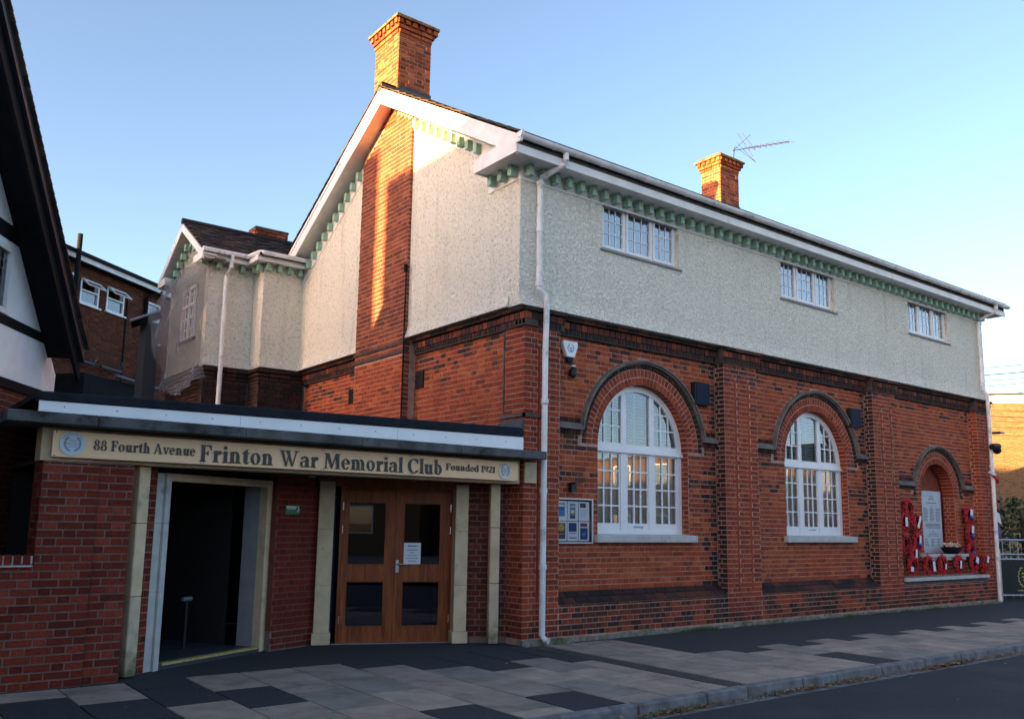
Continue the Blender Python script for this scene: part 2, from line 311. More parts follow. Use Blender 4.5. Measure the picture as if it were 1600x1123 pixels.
# ------------------------------------------------------------------ bricks
BH, JT = .0755, .0100
class Bricks:
    def __init__(s): s.rec = []      # (centre, u, n, up, L, H, D, mat)
    def one(s, c, u, n, up, L, H, D, m):
        if L > .02: s.rec.append((Vector(c), Vector(u), Vector(n), Vector(up), L, H, D, m))
    def wall(s, F, a0, a1, z0, z1, d, m, bond='english', cut=None, depth=.03, z_off=0, key=0, pick=None):
        k0 = int(math.floor((z0-z_off)/BH+1e-6)); k1 = int(math.ceil((z1-z_off)/BH-1e-6))
        for k in range(k0, k1):
            zb, zt = max(z_off+k*BH, z0), min(z_off+(k+1)*BH, z1)
            if zt-zb < .03: continue
            zb += JT/2; zt -= JT/2; zc = (zb+zt)/2
            pos = []
            if bond == 'english':
                if k % 2: W = .1125; x = a0 - ((a0-key) % W)
                else: W = .225; x = a0 - ((a0-key+.056) % W)
                while x < a1: pos.append((x, x+W)); x += W
            elif bond == 'flemish':
                P = .3375; x = a0 - ((a0-key+(P/2 if k % 2 else 0)) % P)
                while x < a1: pos.append((x, x+.225)); pos.append((x+.225, x+P)); x += P
            else:  # stretcher
                W = .225; x = a0 - ((a0-key+(W/2 if k % 2 else 0)) % W)
                while x < a1: pos.append((x, x+W)); x += W
            cuts = cut(zc) if cut else []
            for p, q in pos:
                p, q = max(p, a0), min(q, a1)
                segs = [(p, q)]
                for ca, cb in cuts:
                    ns = []
                    for e, f in segs:
                        if cb <= e or ca >= f: ns.append((e, f)); continue
                        if ca > e: ns.append((e, ca))
                        if cb < f: ns.append((cb, f))
                    segs = ns
                for e, f in segs:
                    if f-e < .03: continue
                    e += JT/2; f -= JT/2
                    mm = pick(zc, (e+f)/2) if pick else m
                    s.one(F.P((e+f)/2, d-depth, zc), F.u, F.n, (0,0,1), f-e, zt-zb, depth+random.uniform(-.0015,.0025), mm)
    def build(s, root, nind=300, name='brick', rest='brickwork', vis=None):
        def size(r):
            v = r[0]-CAM; d = v.length
            q = v; z = q.dot(_fw)
            if z < .5: return 0
            x = 1364.3*q.dot(_r2)/z; y = 1364.3*q.dot(_u2)/z
            if abs(x) > 800 or y > 605 or y < -518: return 0
            if vis and not vis(r): return 0
            return r[4]*r[5]*max(.02, -v.dot(r[2])/d)/d/d
        rec = sorted(s.rec, key=size, reverse=True)
        cache = {}; inv = wm(root).inverted() if root else Matrix()
        ind = rec[:nind]; others = rec[nind:]
        for c, u, n, up, L, H, D, m in ind:
            Lr = round(L/.004)*.004; Hr = round(H, 3); key = (Lr, Hr, round(D/.02), m.name)
            if key not in cache:
                mb = MB(); i = .0025
                mb.hexa([(-Lr/2,-Hr/2,-.0),(Lr/2,-Hr/2,-.0),(Lr/2,Hr/2,-.0),(-Lr/2,Hr/2,-.0),(-Lr/2+i,-Hr/2+i,1),(Lr/2-i,-Hr/2+i,1),(Lr/2-i,Hr/2-i,1),(-Lr/2+i,Hr/2-i,1)])
                o = mb.obj(name, m); cache[key] = o.data; COL.objects.unlink(o); bpy.data.objects.remove(o)
            o = bpy.data.objects.new(name, cache[key]); COL.objects.link(o)
            mw = Matrix(((u.x,up.x,n.x*D,c.x),(u.y,up.y,n.y*D,c.y),(u.z,up.z,n.z*D,c.z),(0,0,0,1)))
            if root: o.parent = root; o.matrix_basis = inv @ mw
            else: o.matrix_basis = mw
        mats = {}
        mb = MB(); mi = []
        names = []
        for c, u, n, up, L, H, D, m in others:
            i = .0025; a = u*(L/2); b = up*(H/2); a2 = u*(L/2-i); b2 = up*(H/2-i); e = n*D
            mb.hexa([c-a-b,c+a-b,c+a+b,c-a+b,c+e-a2-b2,c+e+a2-b2,c+e+a2+b2,c+e-a2+b2], random.random()+.001)
            if m.name not in names: names.append(m.name)
            mi += [names.index(m.name)]*6
        if others:
            o = mb.obj(rest, bpy.data.materials[names[0]])
            for nm in names[1:]: o.data.materials.append(bpy.data.materials[nm])
            o.data.polygons.foreach_set('material_index', mi)
            stuff(o)
            if root: attach(o, root)
            return o

# arcs
def arc(c, z, r, a0, a1, n): return [(c+r*math.cos(a0+(a1-a0)*i/n), z+r*math.sin(a0+(a1-a0)*i/n)) for i in range(n+1)]
PI = math.pi

# ================================================================== CLUB BUILDING
club = thing('club_building', 'two storey brick and cream roughcast club building with arched white windows', 'building', (0,0,0))
BW = Bricks()
YP = -.20                      # panel plane d
ARCH = [(2.515, 2.72, .98), (7.02, 2.72, .98)]
NICHE = (11.42, 2.27, .70)
LEN, ZB, ZE = 13.52, 4.5, 6.48
PIL = [(0, .63), (4.17, 5.03), (8.66, 9.50), (12.95, LEN)]
ZS = 1.43                      # window opening bottom
def opening(zc, pad=0):
    out = []
    for c, zz, r in ARCH:
        r += pad
        if ZS-.12 < zc <= zz: out.append((c-r, c+r))
        elif zz < zc < zz+r: h = math.sqrt(r*r-(zc-zz)**2); out.append((c-h, c+h))
    c, zz, r = NICHE; r += pad
    if 1.08 < zc <= zz: out.append((c-r, c+r))
    elif zz < zc < zz+r: h = math.sqrt(r*r-(zc-zz)**2); out.append((c-h, c+h))
    return out
RING = .24
def fcut(zc):
    out = []
    for c, zz, r in ARCH+[NICHE]:
        lo = ZS-.12 if r > .9 else 1.08
        if lo < zc <= zz: out.append((c-r, c+r))
        elif zz < zc:
            R2 = r+RING+.145
            if zc < zz+R2: h = math.sqrt(R2*R2-(zc-zz)**2); out.append((c-h, c+h))
    return out
def darkpick(base):
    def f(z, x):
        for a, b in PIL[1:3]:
            if a-.30 < x < a and random.random() < (.75 if x > a-.13 else .25): return BRD  # more dark bricks in a band left of the two middle pilasters
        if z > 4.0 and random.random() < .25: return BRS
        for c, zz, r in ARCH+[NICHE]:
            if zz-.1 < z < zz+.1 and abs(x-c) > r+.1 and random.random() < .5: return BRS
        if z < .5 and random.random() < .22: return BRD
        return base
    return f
# mortar backing of the ground floor: boxes per strip, openings left free
core = MB()
def strip(a0, a1, z0, z1, d=YP-.006, th=.25):
    if a1-a0 > 1e-4 and z1-z0 > 1e-4: FAC.box(core, a0, a1, d-th, d, z0, z1)
xs = [0, .63]
for i in range(3):
    a0, a1 = PIL[i][1], PIL[i+1][0]
    c, zz, r = (ARCH+[NICHE])[i]; lo = ZS-.12 if i < 2 else 1.08
    strip(a0, c-r, 0, ZB); strip(c+r, a1, 0, ZB); strip(c-r, c+r, 0, lo)
    n = 28
    pts = arc(c, zz, r, PI, 0, n)
    for k in range(n):
        (xa, za), (xb, zb) = pts[k], pts[k+1]
        core.hexa([FAC.P(xa,YP-.256,za),FAC.P(xb,YP-.256,zb),FAC.P(xb,YP-.006,zb),FAC.P(xa,YP-.006,za),
                   FAC.P(xa,YP-.256,ZB),FAC.P(xb,YP-.256,ZB),FAC.P(xb,YP-.006,ZB),FAC.P(xa,YP-.006,ZB)])
for a, b in PIL: FAC.box(core, a if a else .008, b-(.008 if b > 13 else 0), -.45, -.006, 0, ZB)
core.obj('wall', MO, club)
# lower plinth comes forward to the pilaster face
pl = MB()
for i in range(3):
    a0, a1 = PIL[i][1], PIL[i+1][0]; FAC.box(pl, a0, a1, -.25, -.006, .0, .49)
    if i < 2: FAC.poly_ = None
pl.obj('plinth_core', MO, club)
# facade bricks
for i in range(3):
    a0, a1 = PIL[i][1]+.002, PIL[i+1][0]-.002
    BW.wall(FAC, a0, a1, .645, 4.24, YP, BR, cut=fcut, key=.02, pick=darkpick(BR), z_off=.645-8*BH)
    BW.wall(FAC, a0-.002, a1+.002, .075, .49, 0, BR, key=.02, pick=darkpick(BR))
for i, (a, b) in enumerate(PIL):
    gr = {0: [.235,.275], 1: [.27,.31,.61,.65], 2: [.27,.31,.61,.65], 3: [.27,.31]}[i]
    def pc(zc, g=gr, a=a):
        if .58 < zc < 3.98: return [(a+g[j], a+g[j+1]) for j in range(0, len(g), 2)]
        return []
    BW.wall(FAC, a, b, .075, 4.24, 0, BRC, cut=pc, key=a, depth=.045, pick=lambda z, x: BRS if (z > 3.95 and random.random() < .4) else BRC)
    for j in range(0, len(gr), 2):
        mb = MB(); FAC.box(mb, a+gr[j], a+gr[j+1], -.05, -.004, .58, 3.98); mb.obj('groove_shade_strip', BRC, club)  # brick-red strip stands in for the shade inside the groove
    # side returns of the pilaster (they face left, towards the viewer)
    if i > 0:
        S = Fr((a, 0), (0,1), (-1,0)); BW.wall(S, .0, .2, .49, 4.24, .002, BRD if i < 3 else BRC, key=0, depth=.02)  # middle two returns take the dark brick
# sloping plinth bricks (two rows of cant bricks), sooty
for i in range(2):
    a0, a1 = PIL[i][1]+.004, PIL[i+1][0]-.004
    sl = Vector((0, .2, .155)).normalized(); nn = Vector((0, -.155, .2)).normalized()
    L = math.hypot(.2, .155)
    x = a0
    cm = MB(); cm.hexa([(a0,-.004,.488),(a1,-.004,.488),(a1,.2,.488),(a0,.2,.488),(a0,-.003,.489),(a1,-.003,.489),(a1,.199,.64),(a0,.199,.64)]); cm.obj('plinth_slope', MOD, club)
    for row in range(2):
        x = a0 + (0 if row else -.11)
        while x < a1:
            e, f = max(x, a0)+.005, min(x+.225, a1)-.005
            if f-e > .03:
                cc = Vector(((e+f)/2, 0, .49)) + sl*(L*(row+.5)/2)
                BW.one(cc-nn*.01, Vector((1,0,0)), nn, sl, f-e, L/2-.01, .022+random.uniform(-.002,.002), BRD)
            x += .225
# arches: rubbed red ring (two half rings), soot ring, hood mould
hood = []
for idx, (c, zz, r) in enumerate(ARCH+[NICHE]):
    lo = ZS if idx < 2 else 1.08
    for ring, (r0, r1, n, m, dd) in enumerate([(r, r+.115, 0, BRC, YP+.004), (r+.120, r+RING, 0, BRC, YP), (r+RING+.005, r+RING+.075, 0, BRD, YP+.02)]):
        n = int(PI*(r0+r1)/2/.078)
        for k in range(n):
            a = PI*(k+.5)/n; rm = (r0+r1)/2
            u = Vector((-math.sin(a), 0, math.cos(a))); up = Vector((math.cos(a), 0, math.sin(a)))
            cc = FAC.P(c+rm*math.cos(a), dd-.06, zz+rm*math.sin(a))
            BW.one(cc, u, FAC.n, up, PI*r0/n-.008, r1-r0-.008, .06, m)
    # mortar behind the rings
    mb = MB(); pts = arc(c, zz, r+.001, 0, PI, 36)+arc(c, zz, r+RING+.147, PI, 0, 36)
    for k in range(36):
        a0_, a1_ = PI*k/36, PI*(k+1)/36
        q = [(c+rr*math.cos(a), zz+rr*math.sin(a)) for rr, a in ((r+.001,a0_),(r+RING+.147,a0_),(r+RING+.147,a1_),(r+.001,a1_))]
        FAC.poly(mb, q, YP-.02, YP-.004)
    mb.obj('arch_mortar', MO, club)
    # soffit bricks of the arch (reveal)
    dep = .16 if idx < 2 else .28
    n = int(PI*r/.078)
    for k in range(n):
        a = PI*(k+.5)/n; nn = Vector((-math.cos(a),0,-math.sin(a))); u = Vector((-math.sin(a),0,math.cos(a)))
        cc = FAC.P(c+(r+.02)*math.cos(a), YP-dep/2, zz+(r+.02)*math.sin(a))
        BW.one(cc, Vector((0,1,0)), nn, u, dep-.006, PI*r/n-.008, .022, BRC)
    for sg in (1, -1):
        S = Fr((c+sg*r, -YP), (0,1), (-sg,0)); BW.wall(S, .004, dep, lo, zz, .003, BRC, depth=.02)
    # hood mould: two stepped rings
    for (r0, r1, d1, m, nm) in ((r+RING+.080, r+RING+.105, YP+.05, HOODM, 'hood_mould'), (r+RING+.105, r+RING+.138, YP+.08, HOODM, 'hood_mould')):
        mb = MB(); N_ = 40
        for k in range(N_):
            al = math.asin(.225/(r1)); a0_, a1_ = al+(PI-2*al)*k/N_, al+(PI-2*al)*(k+1)/N_
            q = [(c+rr*math.cos(a), zz+rr*math.sin(a)) for rr, a in ((r0,a0_),(r1,a0_),(r1,a1_),(r0,a1_))]
            FAC.poly(mb, q, YP-.01, d1)
        mb.obj(nm, m, club)
    # impost ledges with dentil headers below
    a0, a1 = PIL[idx][1], PIL[idx+1][0]
    for (p, q) in ((a0, c-r-RING-.085), (c+r+RING+.085, a1)):
        zi = zz+.18
        mb = MB(); FAC.box(mb, p, q, YP-.01, YP+.075, zi, zi+.055); mb.hexa([FAC.P(p,YP,zi+.055),FAC.P(q,YP,zi+.055),FAC.P(q,YP+.07,zi+.055),FAC.P(p,YP+.07,zi+.055),FAC.P(p,YP,zi+.10),FAC.P(q,YP,zi+.10),FAC.P(q,YP+.012,zi+.10),FAC.P(p,YP+.012,zi+.10)])
        mb.obj('impost', HOODM, club, bevel=.006)
        x = p
        while x < q-.02:
            e = min(x+.056, q)
            BW.one(FAC.P((x+e)/2, YP-.0, zi-.034), FAC.u, FAC.n, (0,0,1), e-x-.012, .062, .035, BRD); x += .0565
        x = p
        while x < q-.02:
            e = min(x+.113, q)
            BW.one(FAC.P((x+e)/2, YP-.0, zi+.138), FAC.u, FAC.n, (0,0,1), e-x-.009, .066, .006, BRD); x += .113
# string course round both fronts: dentils, header row, capping
def string_course(F, a0, a1, d, nominal=True, capm=BRS):
    x = a0
    while x < a1-.02:                       # dentil headers
        e = min(x+.075, a1); BW.one(F.P((x+e)/2, d-.02, 4.285), F.u, F.n, (0,0,1), e-x-.022, .068, .05, BRD); x += .075
    x = a0
    while x < a1-.02:
        e = min(x+.1125, a1); BW.one(F.P((x+e)/2, d-.02, 4.375), F.u, F.n, (0,0,1), e-x-.009, .098, .065, capm); x += .1125
    x = a0
    while x < a1-.02:
        e = min(x+.225, a1); BW.one(F.P((x+e)/2, d-.02, 4.462), F.u, F.n, (0,0,1), e-x-.006, .062, .115, BRD); x += .225
    mb = MB(); F.box(mb, a0, a1, d-.2, d+.02, 4.235, ZB); mb.obj('string_mortar', MOD, club)
for i in range(3): string_course(FAC, PIL[i][1]+.045, PIL[i+1][0]-.045, YP+.05)
for a, b in PIL: string_course(FAC, a-.045 if a else -.04, b+.045, .01)
# base: rough concrete strip with moss
mb = MB()
n = 60
for k in range(n):
    a0, a1 = LEN*k/n, LEN*(k+1)/n; h = random.uniform(.045,.075); FAC.box(mb, a0, a1, -.1, .022+random.uniform(0,.02), -.02, h)
mb.obj('footing', mat('mossy_concrete', (.22,.20,.16), .95, noise=(14,.4), bump=(40,.8,.02), dirt=((.06,.085,.025),2.5,.5,.15)), club)

# --- gable side, ground floor
GD = -.04
BRS0, BRS1 = 2.95, 4.65         # breast
mb = MB(); GAB.box(mb, .45, 7.3, -.3, GD-.006, 0, ZB); GAB.box(mb, .02, .45, -.4, -.006, 0, ZB); GAB.box(mb, BRS0, BRS1, -.2, .174, 2.5, 8.6) 
mb.obj('wall', MO, club)
BW.wall(GAB, 0, .455, .075, 4.24, 0, BRC, key=.1, depth=.045)
BW.wall(GAB, .478, 2.946, 2.6, 4.24, GD, BR, bond='flemish', key=.47, pick=lambda z, y: BRS if (z > 3.7 and random.random() < (z-3.5)*.55) else BR)
BW.wall(GAB, 4.654, 7.2, 2.9, 4.24, GD, BR, bond='flemish', key=.47, pick=lambda z, y: BRS if (z > 3.6 and random.random() < (z-3.4)*.6) else BR)
string_course(GAB, .50, BRS0-.07, GD+.03); string_course(GAB, -.045, .50, .01); string_course(GAB, BRS1, 7.2, GD+.03)
# corner bead and cable
mb = MB(); GAB.box(mb, .455, .475, -.02, .012, 3.05, 4.24); mb.box(-.03, .30, -.03, 0, 2.985, 3.03); mb.box(-.03, 0, -.03, .50, 2.985, 3.03); mb.obj('corner_band', CONC, club)
# breast (slightly proud), brick with two oversailing bands
def ztop(y): return 8.62-.585*abs(y-3.55)
def bcut(zc):
    out = []
    for k in (0,):
        if zc > 8.0:
            h = (8.62-zc)/.585; out += [(0, 3.55-h), (3.55+h, 9)]
    return out
BW.wall(GAB, BRS0, BRS1, 2.6, 4.25, .18, BR, bond='stretch', key=BRS0, depth=.06)
BW.wall(GAB, BRS0, BRS1, 4.25, 8.6, .18, BRX, bond='flemish', key=BRS0, cut=bcut, depth=.06)
S = Fr((-.18, BRS0), (1,0), (0,-1)); BW.wall(S, .0, .12, 2.6, 8.25, .002, BRX, depth=.01)
for zz in (4.27, 4.42):
    mb = MB(); GAB.box(mb, BRS0-.015, BRS1+.015, .1, .20, zz, zz+.045); mb.obj('breast_band', MOD, club)
mb = MB(); mb.tube([(-.205, BRS0-.03, 2.8), (-.20, BRS0-.03, 5.6)], .012, 6); mb.tube([(-.21,BRS0-.03,5.6),(-.21,BRS0-.03,5.72)], .035, 8); mb.obj('cable_run', BLK, club)
for y, z, hh in ((2.9, 3.82, .28), (5.0, 3.80, .26)):
    y0 = y-.13 if y < 3 else y+.12
    mb = MB(); y_ = y0 if y < 3 else y0
    GAB.box(mb, y_-.12, y_+.12, GD-.01, GD+.012, z-hh/2, z+hh/2)
    v = mb.obj('air_brick', BLK, club)
    mb = MB()
    for k in range(7): GAB.box(mb, y_-.11, y_+.11, GD+.012, GD+.022, z-hh/2+.02+k*.037, z-hh/2+.037+k*.037)
    mb.obj('louvre', DARKM, v)

# --- upper walls: roughcast
CAS = [(1.44, 3.11), (5.82, 7.49), (10.20, 11.87)]; CZ0, CZ1 = 5.62, 6.40
def flare(z): return .05*max(0, (4.72-z)/.2)**1.5 if z < 4.72 else 0
def rough_wall(F, a0, a1, holes, d, name='upper_wall', z0=ZB+.005, z1=ZE, m=RC, th=.22):
    mb = MB(); edges = sorted({a0, a1, *[h for g in holes for h in g[:2]]})
    for p, q in zip(edges, edges[1:]):
        hs = [(h[2], h[3]) for h in holes if h[0] <= p+1e-6 and h[1] >= q-1e-6]
        zs = [z0]+[t for h in sorted(hs) for t in h]+[z1]
        for i in range(0, len(zs), 2):
            lo, hi = zs[i], zs[i+1]
            steps = [lo]+[s for s in (4.55, 4.60, 4.66, 4.72) if lo < s < hi]+[hi]
            for e, f in zip(steps, steps[1:]):
                mb.hexa([F.P(p,d-th,e),F.P(q,d-th,e),F.P(q,d+flare(e),e),F.P(p,d+flare(e),e),F.P(p,d-th,f),F.P(q,d-th,f),F.P(q,d+flare(f),f),F.P(p,d+flare(f),f)])
    return mb.obj(name, m, club)
rough_wall(FAC, -.118, LEN-.03, [(a, b, CZ0, CZ1) for a, b in CAS], -.0)
rough_wall(GAB, .222, BRS0, [], .12); rough_wall(GAB, BRS1, 7.2, [], .12)
# gable triangles above the eaves line
for p, q in ((0, BRS0), (BRS1, 7.1)):
    mb = MB(); pts = [(p, ZE), (q, ZE), (q, max(ztop(q)+.12, ZE)), (p, max(ztop(p)+.12, ZE))]
    GAB.poly(mb, pts, -.1, .12); mb.obj('upper_wall', RC, club)
mb = MB(); mb.box(LEN-.28, LEN-.03, .23, 7.2, ZB+.01, ZE); mb.box(LEN-.28, LEN-.02, .46, 7.2, 0, ZB); mb.box(.2, LEN-.3, 7.0, 7.2, 0, ZE)
mb.prism([(LEN-.2,0,ZE),(LEN-.2,7.1,ZE),(LEN-.2,3.55,8.6)], (.17,0,0)); mb.obj('rear_wall', RC, club)
mb = MB(); mb.box(.3, LEN-.3, .5, 6.9, 4.40, 4.45); mb.obj('floor', IN, club)
mb = MB(); mb.box(.3, LEN-.3, 3.4, 3.45, .0, 6.4); mb.obj('partition', IN, club)

# --- casement windows upstairs
def casement(x0, x1):
    F = FAC; d = -.07
    fr = MB(); o = x0-1.44
    F.box(fr, x0, x1, d-.06, d, CZ0, CZ0+.045); F.box(fr, x0, x1, d-.06, d, CZ1-.045, CZ1)
    for a, b in ((1.44,1.475),(1.965,1.990),(2.555,2.580),(3.075,3.11)): F.box(fr, a+o, b+o, d-.06, d+.001, CZ0+.045, CZ1-.045)
    frame = fr.obj('window', WH, club)
    lights = [(1.475,1.965),(1.990,2.555),(2.580,3.075)]
    for i, (a, b) in enumerate(lights):
        sm = MB(); t = .045
        a += o; b += o; z0, z1 = CZ0+.05, CZ1-.05; a += .004; b -= .004; dd = d+.012
        F.box(sm, a, a+t, d-.04, dd, z0, z1); F.box(sm, b-t, b, d-.04, dd, z0, z1); F.box(sm, a+t, b-t, d-.04, dd, z0, z0+t); F.box(sm, a+t, b-t, d-.04, dd, z1-t, z1)
        ga, gb, g0, g1 = a+t, b-t, z0+t, z1-t
        for k in (1, 2):
            xx = ga+(gb-ga)*k/3; F.box(sm, xx-.0065, xx+.0065, d-.028, d-.008, g0, g1)
            zz = g0+(g1-g0)*k/3
            for j in range(3):
                F.box(sm, ga+(gb-ga)*j/3+.009*(j>0), ga+(gb-ga)*(j+1)/3-.009*(j<2), d-.028, d-.009, zz-.0065, zz+.0065)
        sm.obj('sash', WH, frame)
        for k in range(3):
            for j in range(3):
                p0, p1 = ga+(gb-ga)*k/3+.009, ga+(gb-ga)*(k+1)/3-.009; q0, q1 = g0+(g1-g0)*j/3+.009, g0+(g1-g0)*(j+1)/3-.009
                gm = MB(); gm.add([F.P(p0,d-.018,q0),F.P(p1,d-.018,q0),F.P(p1,d-.018,q1),F.P(p0,d-.018,q1)], [(0,1,2,3)]); gm.obj('pane', GLU, frame, recalc=False)
    bl = MB(); z = CZ0+.06
    while z < CZ1-.03:
        bl.hexa([F.P(x0+.04,d-.16,z),F.P(x1-.04,d-.16,z),F.P(x1-.04,d-.13,z-.022),F.P(x0+.04,d-.13,z-.022),F.P(x0+.04,d-.16,z+.003),F.P(x1-.04,d-.16,z+.003),F.P(x1-.04,d-.13,z-.019),F.P(x0+.04,d-.13,z-.019)]); z += .034
    bl.obj('blind', BLD, frame)
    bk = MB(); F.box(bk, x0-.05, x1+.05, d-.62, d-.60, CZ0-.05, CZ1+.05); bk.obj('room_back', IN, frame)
    si = MB(); F.box(si, x0-.05, x1+.05, -.08, .035, CZ0-.03, CZ0-.004); si.obj('window_sill', mat('grey_sill', (.25,.25,.25), .7), frame)
for a, b in CAS: casement(a, b)

# --- big arched windows
def arched(c, zz, r, idx):
    F = FAC; d = YP-.145      # front of the frame
    fr = MB(); R0 = 1.015; t = .07
    z0 = ZS; zt = 2.645        # underside of the transom
    F.box(fr, c-R0, c+R0, d-.09, d, z0, z0+.05)
    F.box(fr, c-R0, c-R0+.13, d-.09, d, z0+.05, zt); F.box(fr, c+R0-.13, c+R0, d-.09, d, z0+.05, zt)
    F.box(fr, c-R0, c+R0, d-.09, d+.035, zt, zt+.035); F.box(fr, c-R0, c+R0, d-.09, d+.012, zt+.035, zt+.085)
    F.box(fr, c-R0, c-R0+.13, d-.09, d, zt+.085, zz); F.box(fr, c+R0-.13, c+R0, d-.09, d, zt+.085, zz)
    Ri = R0-.13
    for k in range(32):
        a0, a1 = PI*k/32, PI*(k+1)/32
        q = [(c+rr*math.cos(a), zz+rr*math.sin(a)) for rr, a in ((Ri,a0),(R0,a0),(R0,a1),(Ri,a1))]; F.poly(fr, q, d-.09, d)
    ml = .305; mw = .065       # mullion offsets from centre
    for sg in (-1, 1):
        x = c+sg*ml; hi = zz+math.sqrt(Ri**2-ml**2)
        F.box(fr, x-mw, x+mw, d-.085, d-.004, z0+.05, zt); F.box(fr, x-.05, x+.05, d-.085, d-.004, zt+.085, hi)
    # lower lights
    sash = MB(); rows = [1.604, 1.859, 2.124, 2.390, 2.62]; rb = 1.59
    panes = []
    for (a, b) in ((c-.88, c-.375), (c-.235, c+.235), (c+.375, c+.88)):
        F.box(sash, a, b, d-.06, d-.015, z0+.05, rb); F.box(sash, a, b, d-.06, d-.015, 2.622, zt)
        F.box(sash, a, a+.02, d-.06, d-.015, rb, 2.622); F.box(sash, b-.02, b, d-.06, d-.015, rb, 2.622)
        w3 = (b-a-.04)/3
        for k in (1, 2): F.box(sash, a+.02+w3*k-.012, a+.02+w3*k+.012, d-.05, d-.02, rb, 2.622)
        for j in range(4):
            q0 = rb+(2.622-rb)*j/4+(.012 if j else 0); q1 = rb+(2.622-rb)*(j+1)/4-(.012 if j < 3 else 0)
            for k in range(3):
                p0 = a+.02+w3*k+(.012 if k else 0); p1 = a+.02+w3*(k+1)-(.012 if k < 2 else 0)
                if j: F.box(sash, p0, p1, d-.05, d-.021, q0-.024, q0)
                panes.append([(p0,q0),(p1,q0),(p1,q1),(p0,q1)])
    # fan lights
    zb = zt+.085
    def top(x, rr=Ri): v = rr*rr-(x-c)**2; return zz+math.sqrt(v) if v > 0 else zz
    F.box(sash, c-.255, c+.255, d-.06, d-.015, zb, zb+.05)
    xs_ = [c-.255+.51*k/10 for k in range(11)]
    panes.append([(c-.255,zb+.05),(c+.255,zb+.05)]+[(x, top(x)) for x in reversed(xs_)])
    for sg in (-1, 1):
        xa, xb = c+sg*.355, c+sg*(Ri-.005); lo, hi = sorted((xa, xb)); F.box(sash, lo, hi, d-.06, d-.015, zb, zb+.06)
        v1, v2 = c+sg*.52, c+sg*.70; h1, h2 = zb+.06+.25, zb+.06+.50
        for v in (v1, v2): F.box(sash, v-.011, v+.011, d-.05, d-.02, zb+.06, top(v))
        for h in (h1, h2):
            xm = c+sg*(math.sqrt(max(0,Ri**2-(h-zz)**2)) if h > zz else Ri); lo, hi = sorted((xa, xm)); F.box(sash, lo, hi, d-.05, d-.022, h-.011, h+.011)
        vs = [c+sg*.355, v1, v2, c+sg*Ri]
        for i in range(3):
            l, rr_ = sorted((vs[i], vs[i+1]))
            zl = [zb+.06, h1, h2, 9]
            for j in range(3):
                pts = []
                for q in range(9):
                    x = l+(rr_-l)*q/8; pts.append((x, min(zl[j+1], top(x))))
                if max(p[1] for p in pts) <= zl[j]+.01: continue
                poly = [(l, zl[j]), (rr_, zl[j])]+[(x, max(z, zl[j])) for x, z in reversed(pts)]
                panes.append(poly)
    frame = fr.obj('window', WH, club)
    sash.obj('sash', WH, frame)
    for p in panes:
        clean = []
        for q in p:
            if not clean or (abs(q[0]-clean[-1][0])+abs(q[1]-clean[-1][1])) > 1e-4: clean.append(q)
        if len(clean) < 3: continue
        gm = MB(); gm.add([F.P(a, d-.035, z) for a, z in clean], [tuple(range(len(clean)))]); gm.obj('pane', GL, frame, recalc=False)
    hd = MB(); hd.tube([F.P(c-.09,d-.01,z0+.10),F.P(c-.08,d+.01,z0+.115),F.P(c+.08,d+.01,z0+.115),F.P(c+.09,d-.01,z0+.10)], .012, 8); hd.obj('handle', STEEL, frame)
    # plantation shutters in the fan light
    sh = MB(); z = zb+.05
    while z < zz+.95:
        for (a, b) in ((c-.86, c-.62), (c-.60, c-.36), (c+.36, c+.60), (c+.62, c+.86), (c-.30, c-.01), (c+.01, c+.30)):
            a2 = max(a, c-math.sqrt(max(0, .96**2-(max(z,zz)-zz)**2))); b2 = min(b, c+math.sqrt(max(0, .96**2-(max(z,zz)-zz)**2)))
            if b2-a2 > .03: sh.hexa([F.P(a2,d-.13,z),F.P(b2,d-.13,z),F.P(b2,d-.09,z-.040),F.P(a2,d-.09,z-.040),F.P(a2,d-.13,z+.006),F.P(b2,d-.13,z+.006),F.P(b2,d-.09,z-.034),F.P(a2,d-.09,z-.034)])
        z += .052
    for x in (c-.61, c-.345, c, c+.345, c+.61, c-.88, c+.88): F.box(sh, x-.018, x+.018, d-.135, d-.085, zb-.02, top(x, .93))
    sh.obj('shutter', SHUT, frame)
    cu = MB(); n = 90
    for k in range(n):
        xa, xb = c-.95+1.9*k/n, c-.95+1.9*(k+1)/n; da, db = [-.072+.003*math.sin(k_*.9) for k_ in (k, k+1)]
        cu.add([F.P(xa,d+da,z0),F.P(xb,d+db,z0),F.P(xb,d+db,zt+.02),F.P(xa,d+da,zt+.02)], [(0,1,2,3)])
    cu.obj('curtain', CURT, frame, recalc=False)
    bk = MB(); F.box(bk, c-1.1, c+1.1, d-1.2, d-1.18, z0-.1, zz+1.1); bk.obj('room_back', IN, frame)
    # stone sill in two lengths
    e = c+.25
    for a, b in ((c-R0-.06, e-.002), (e+.002, c+R0+.06)):
        si = MB(); si.hexa([F.P(a,-.35,1.312),F.P(b,-.35,1.312),F.P(b,YP+.10,1.312),F.P(a,YP+.10,1.312),F.P(a,-.35,1.43),F.P(b,-.35,1.43),F.P(b,YP+.10,1.415),F.P(a,YP+.10,1.415)])
        si.obj('window_sill', STONEG, frame, bevel=.005)
for i, (c, z, r) in enumerate(ARCH): arched(c, z, r, i)
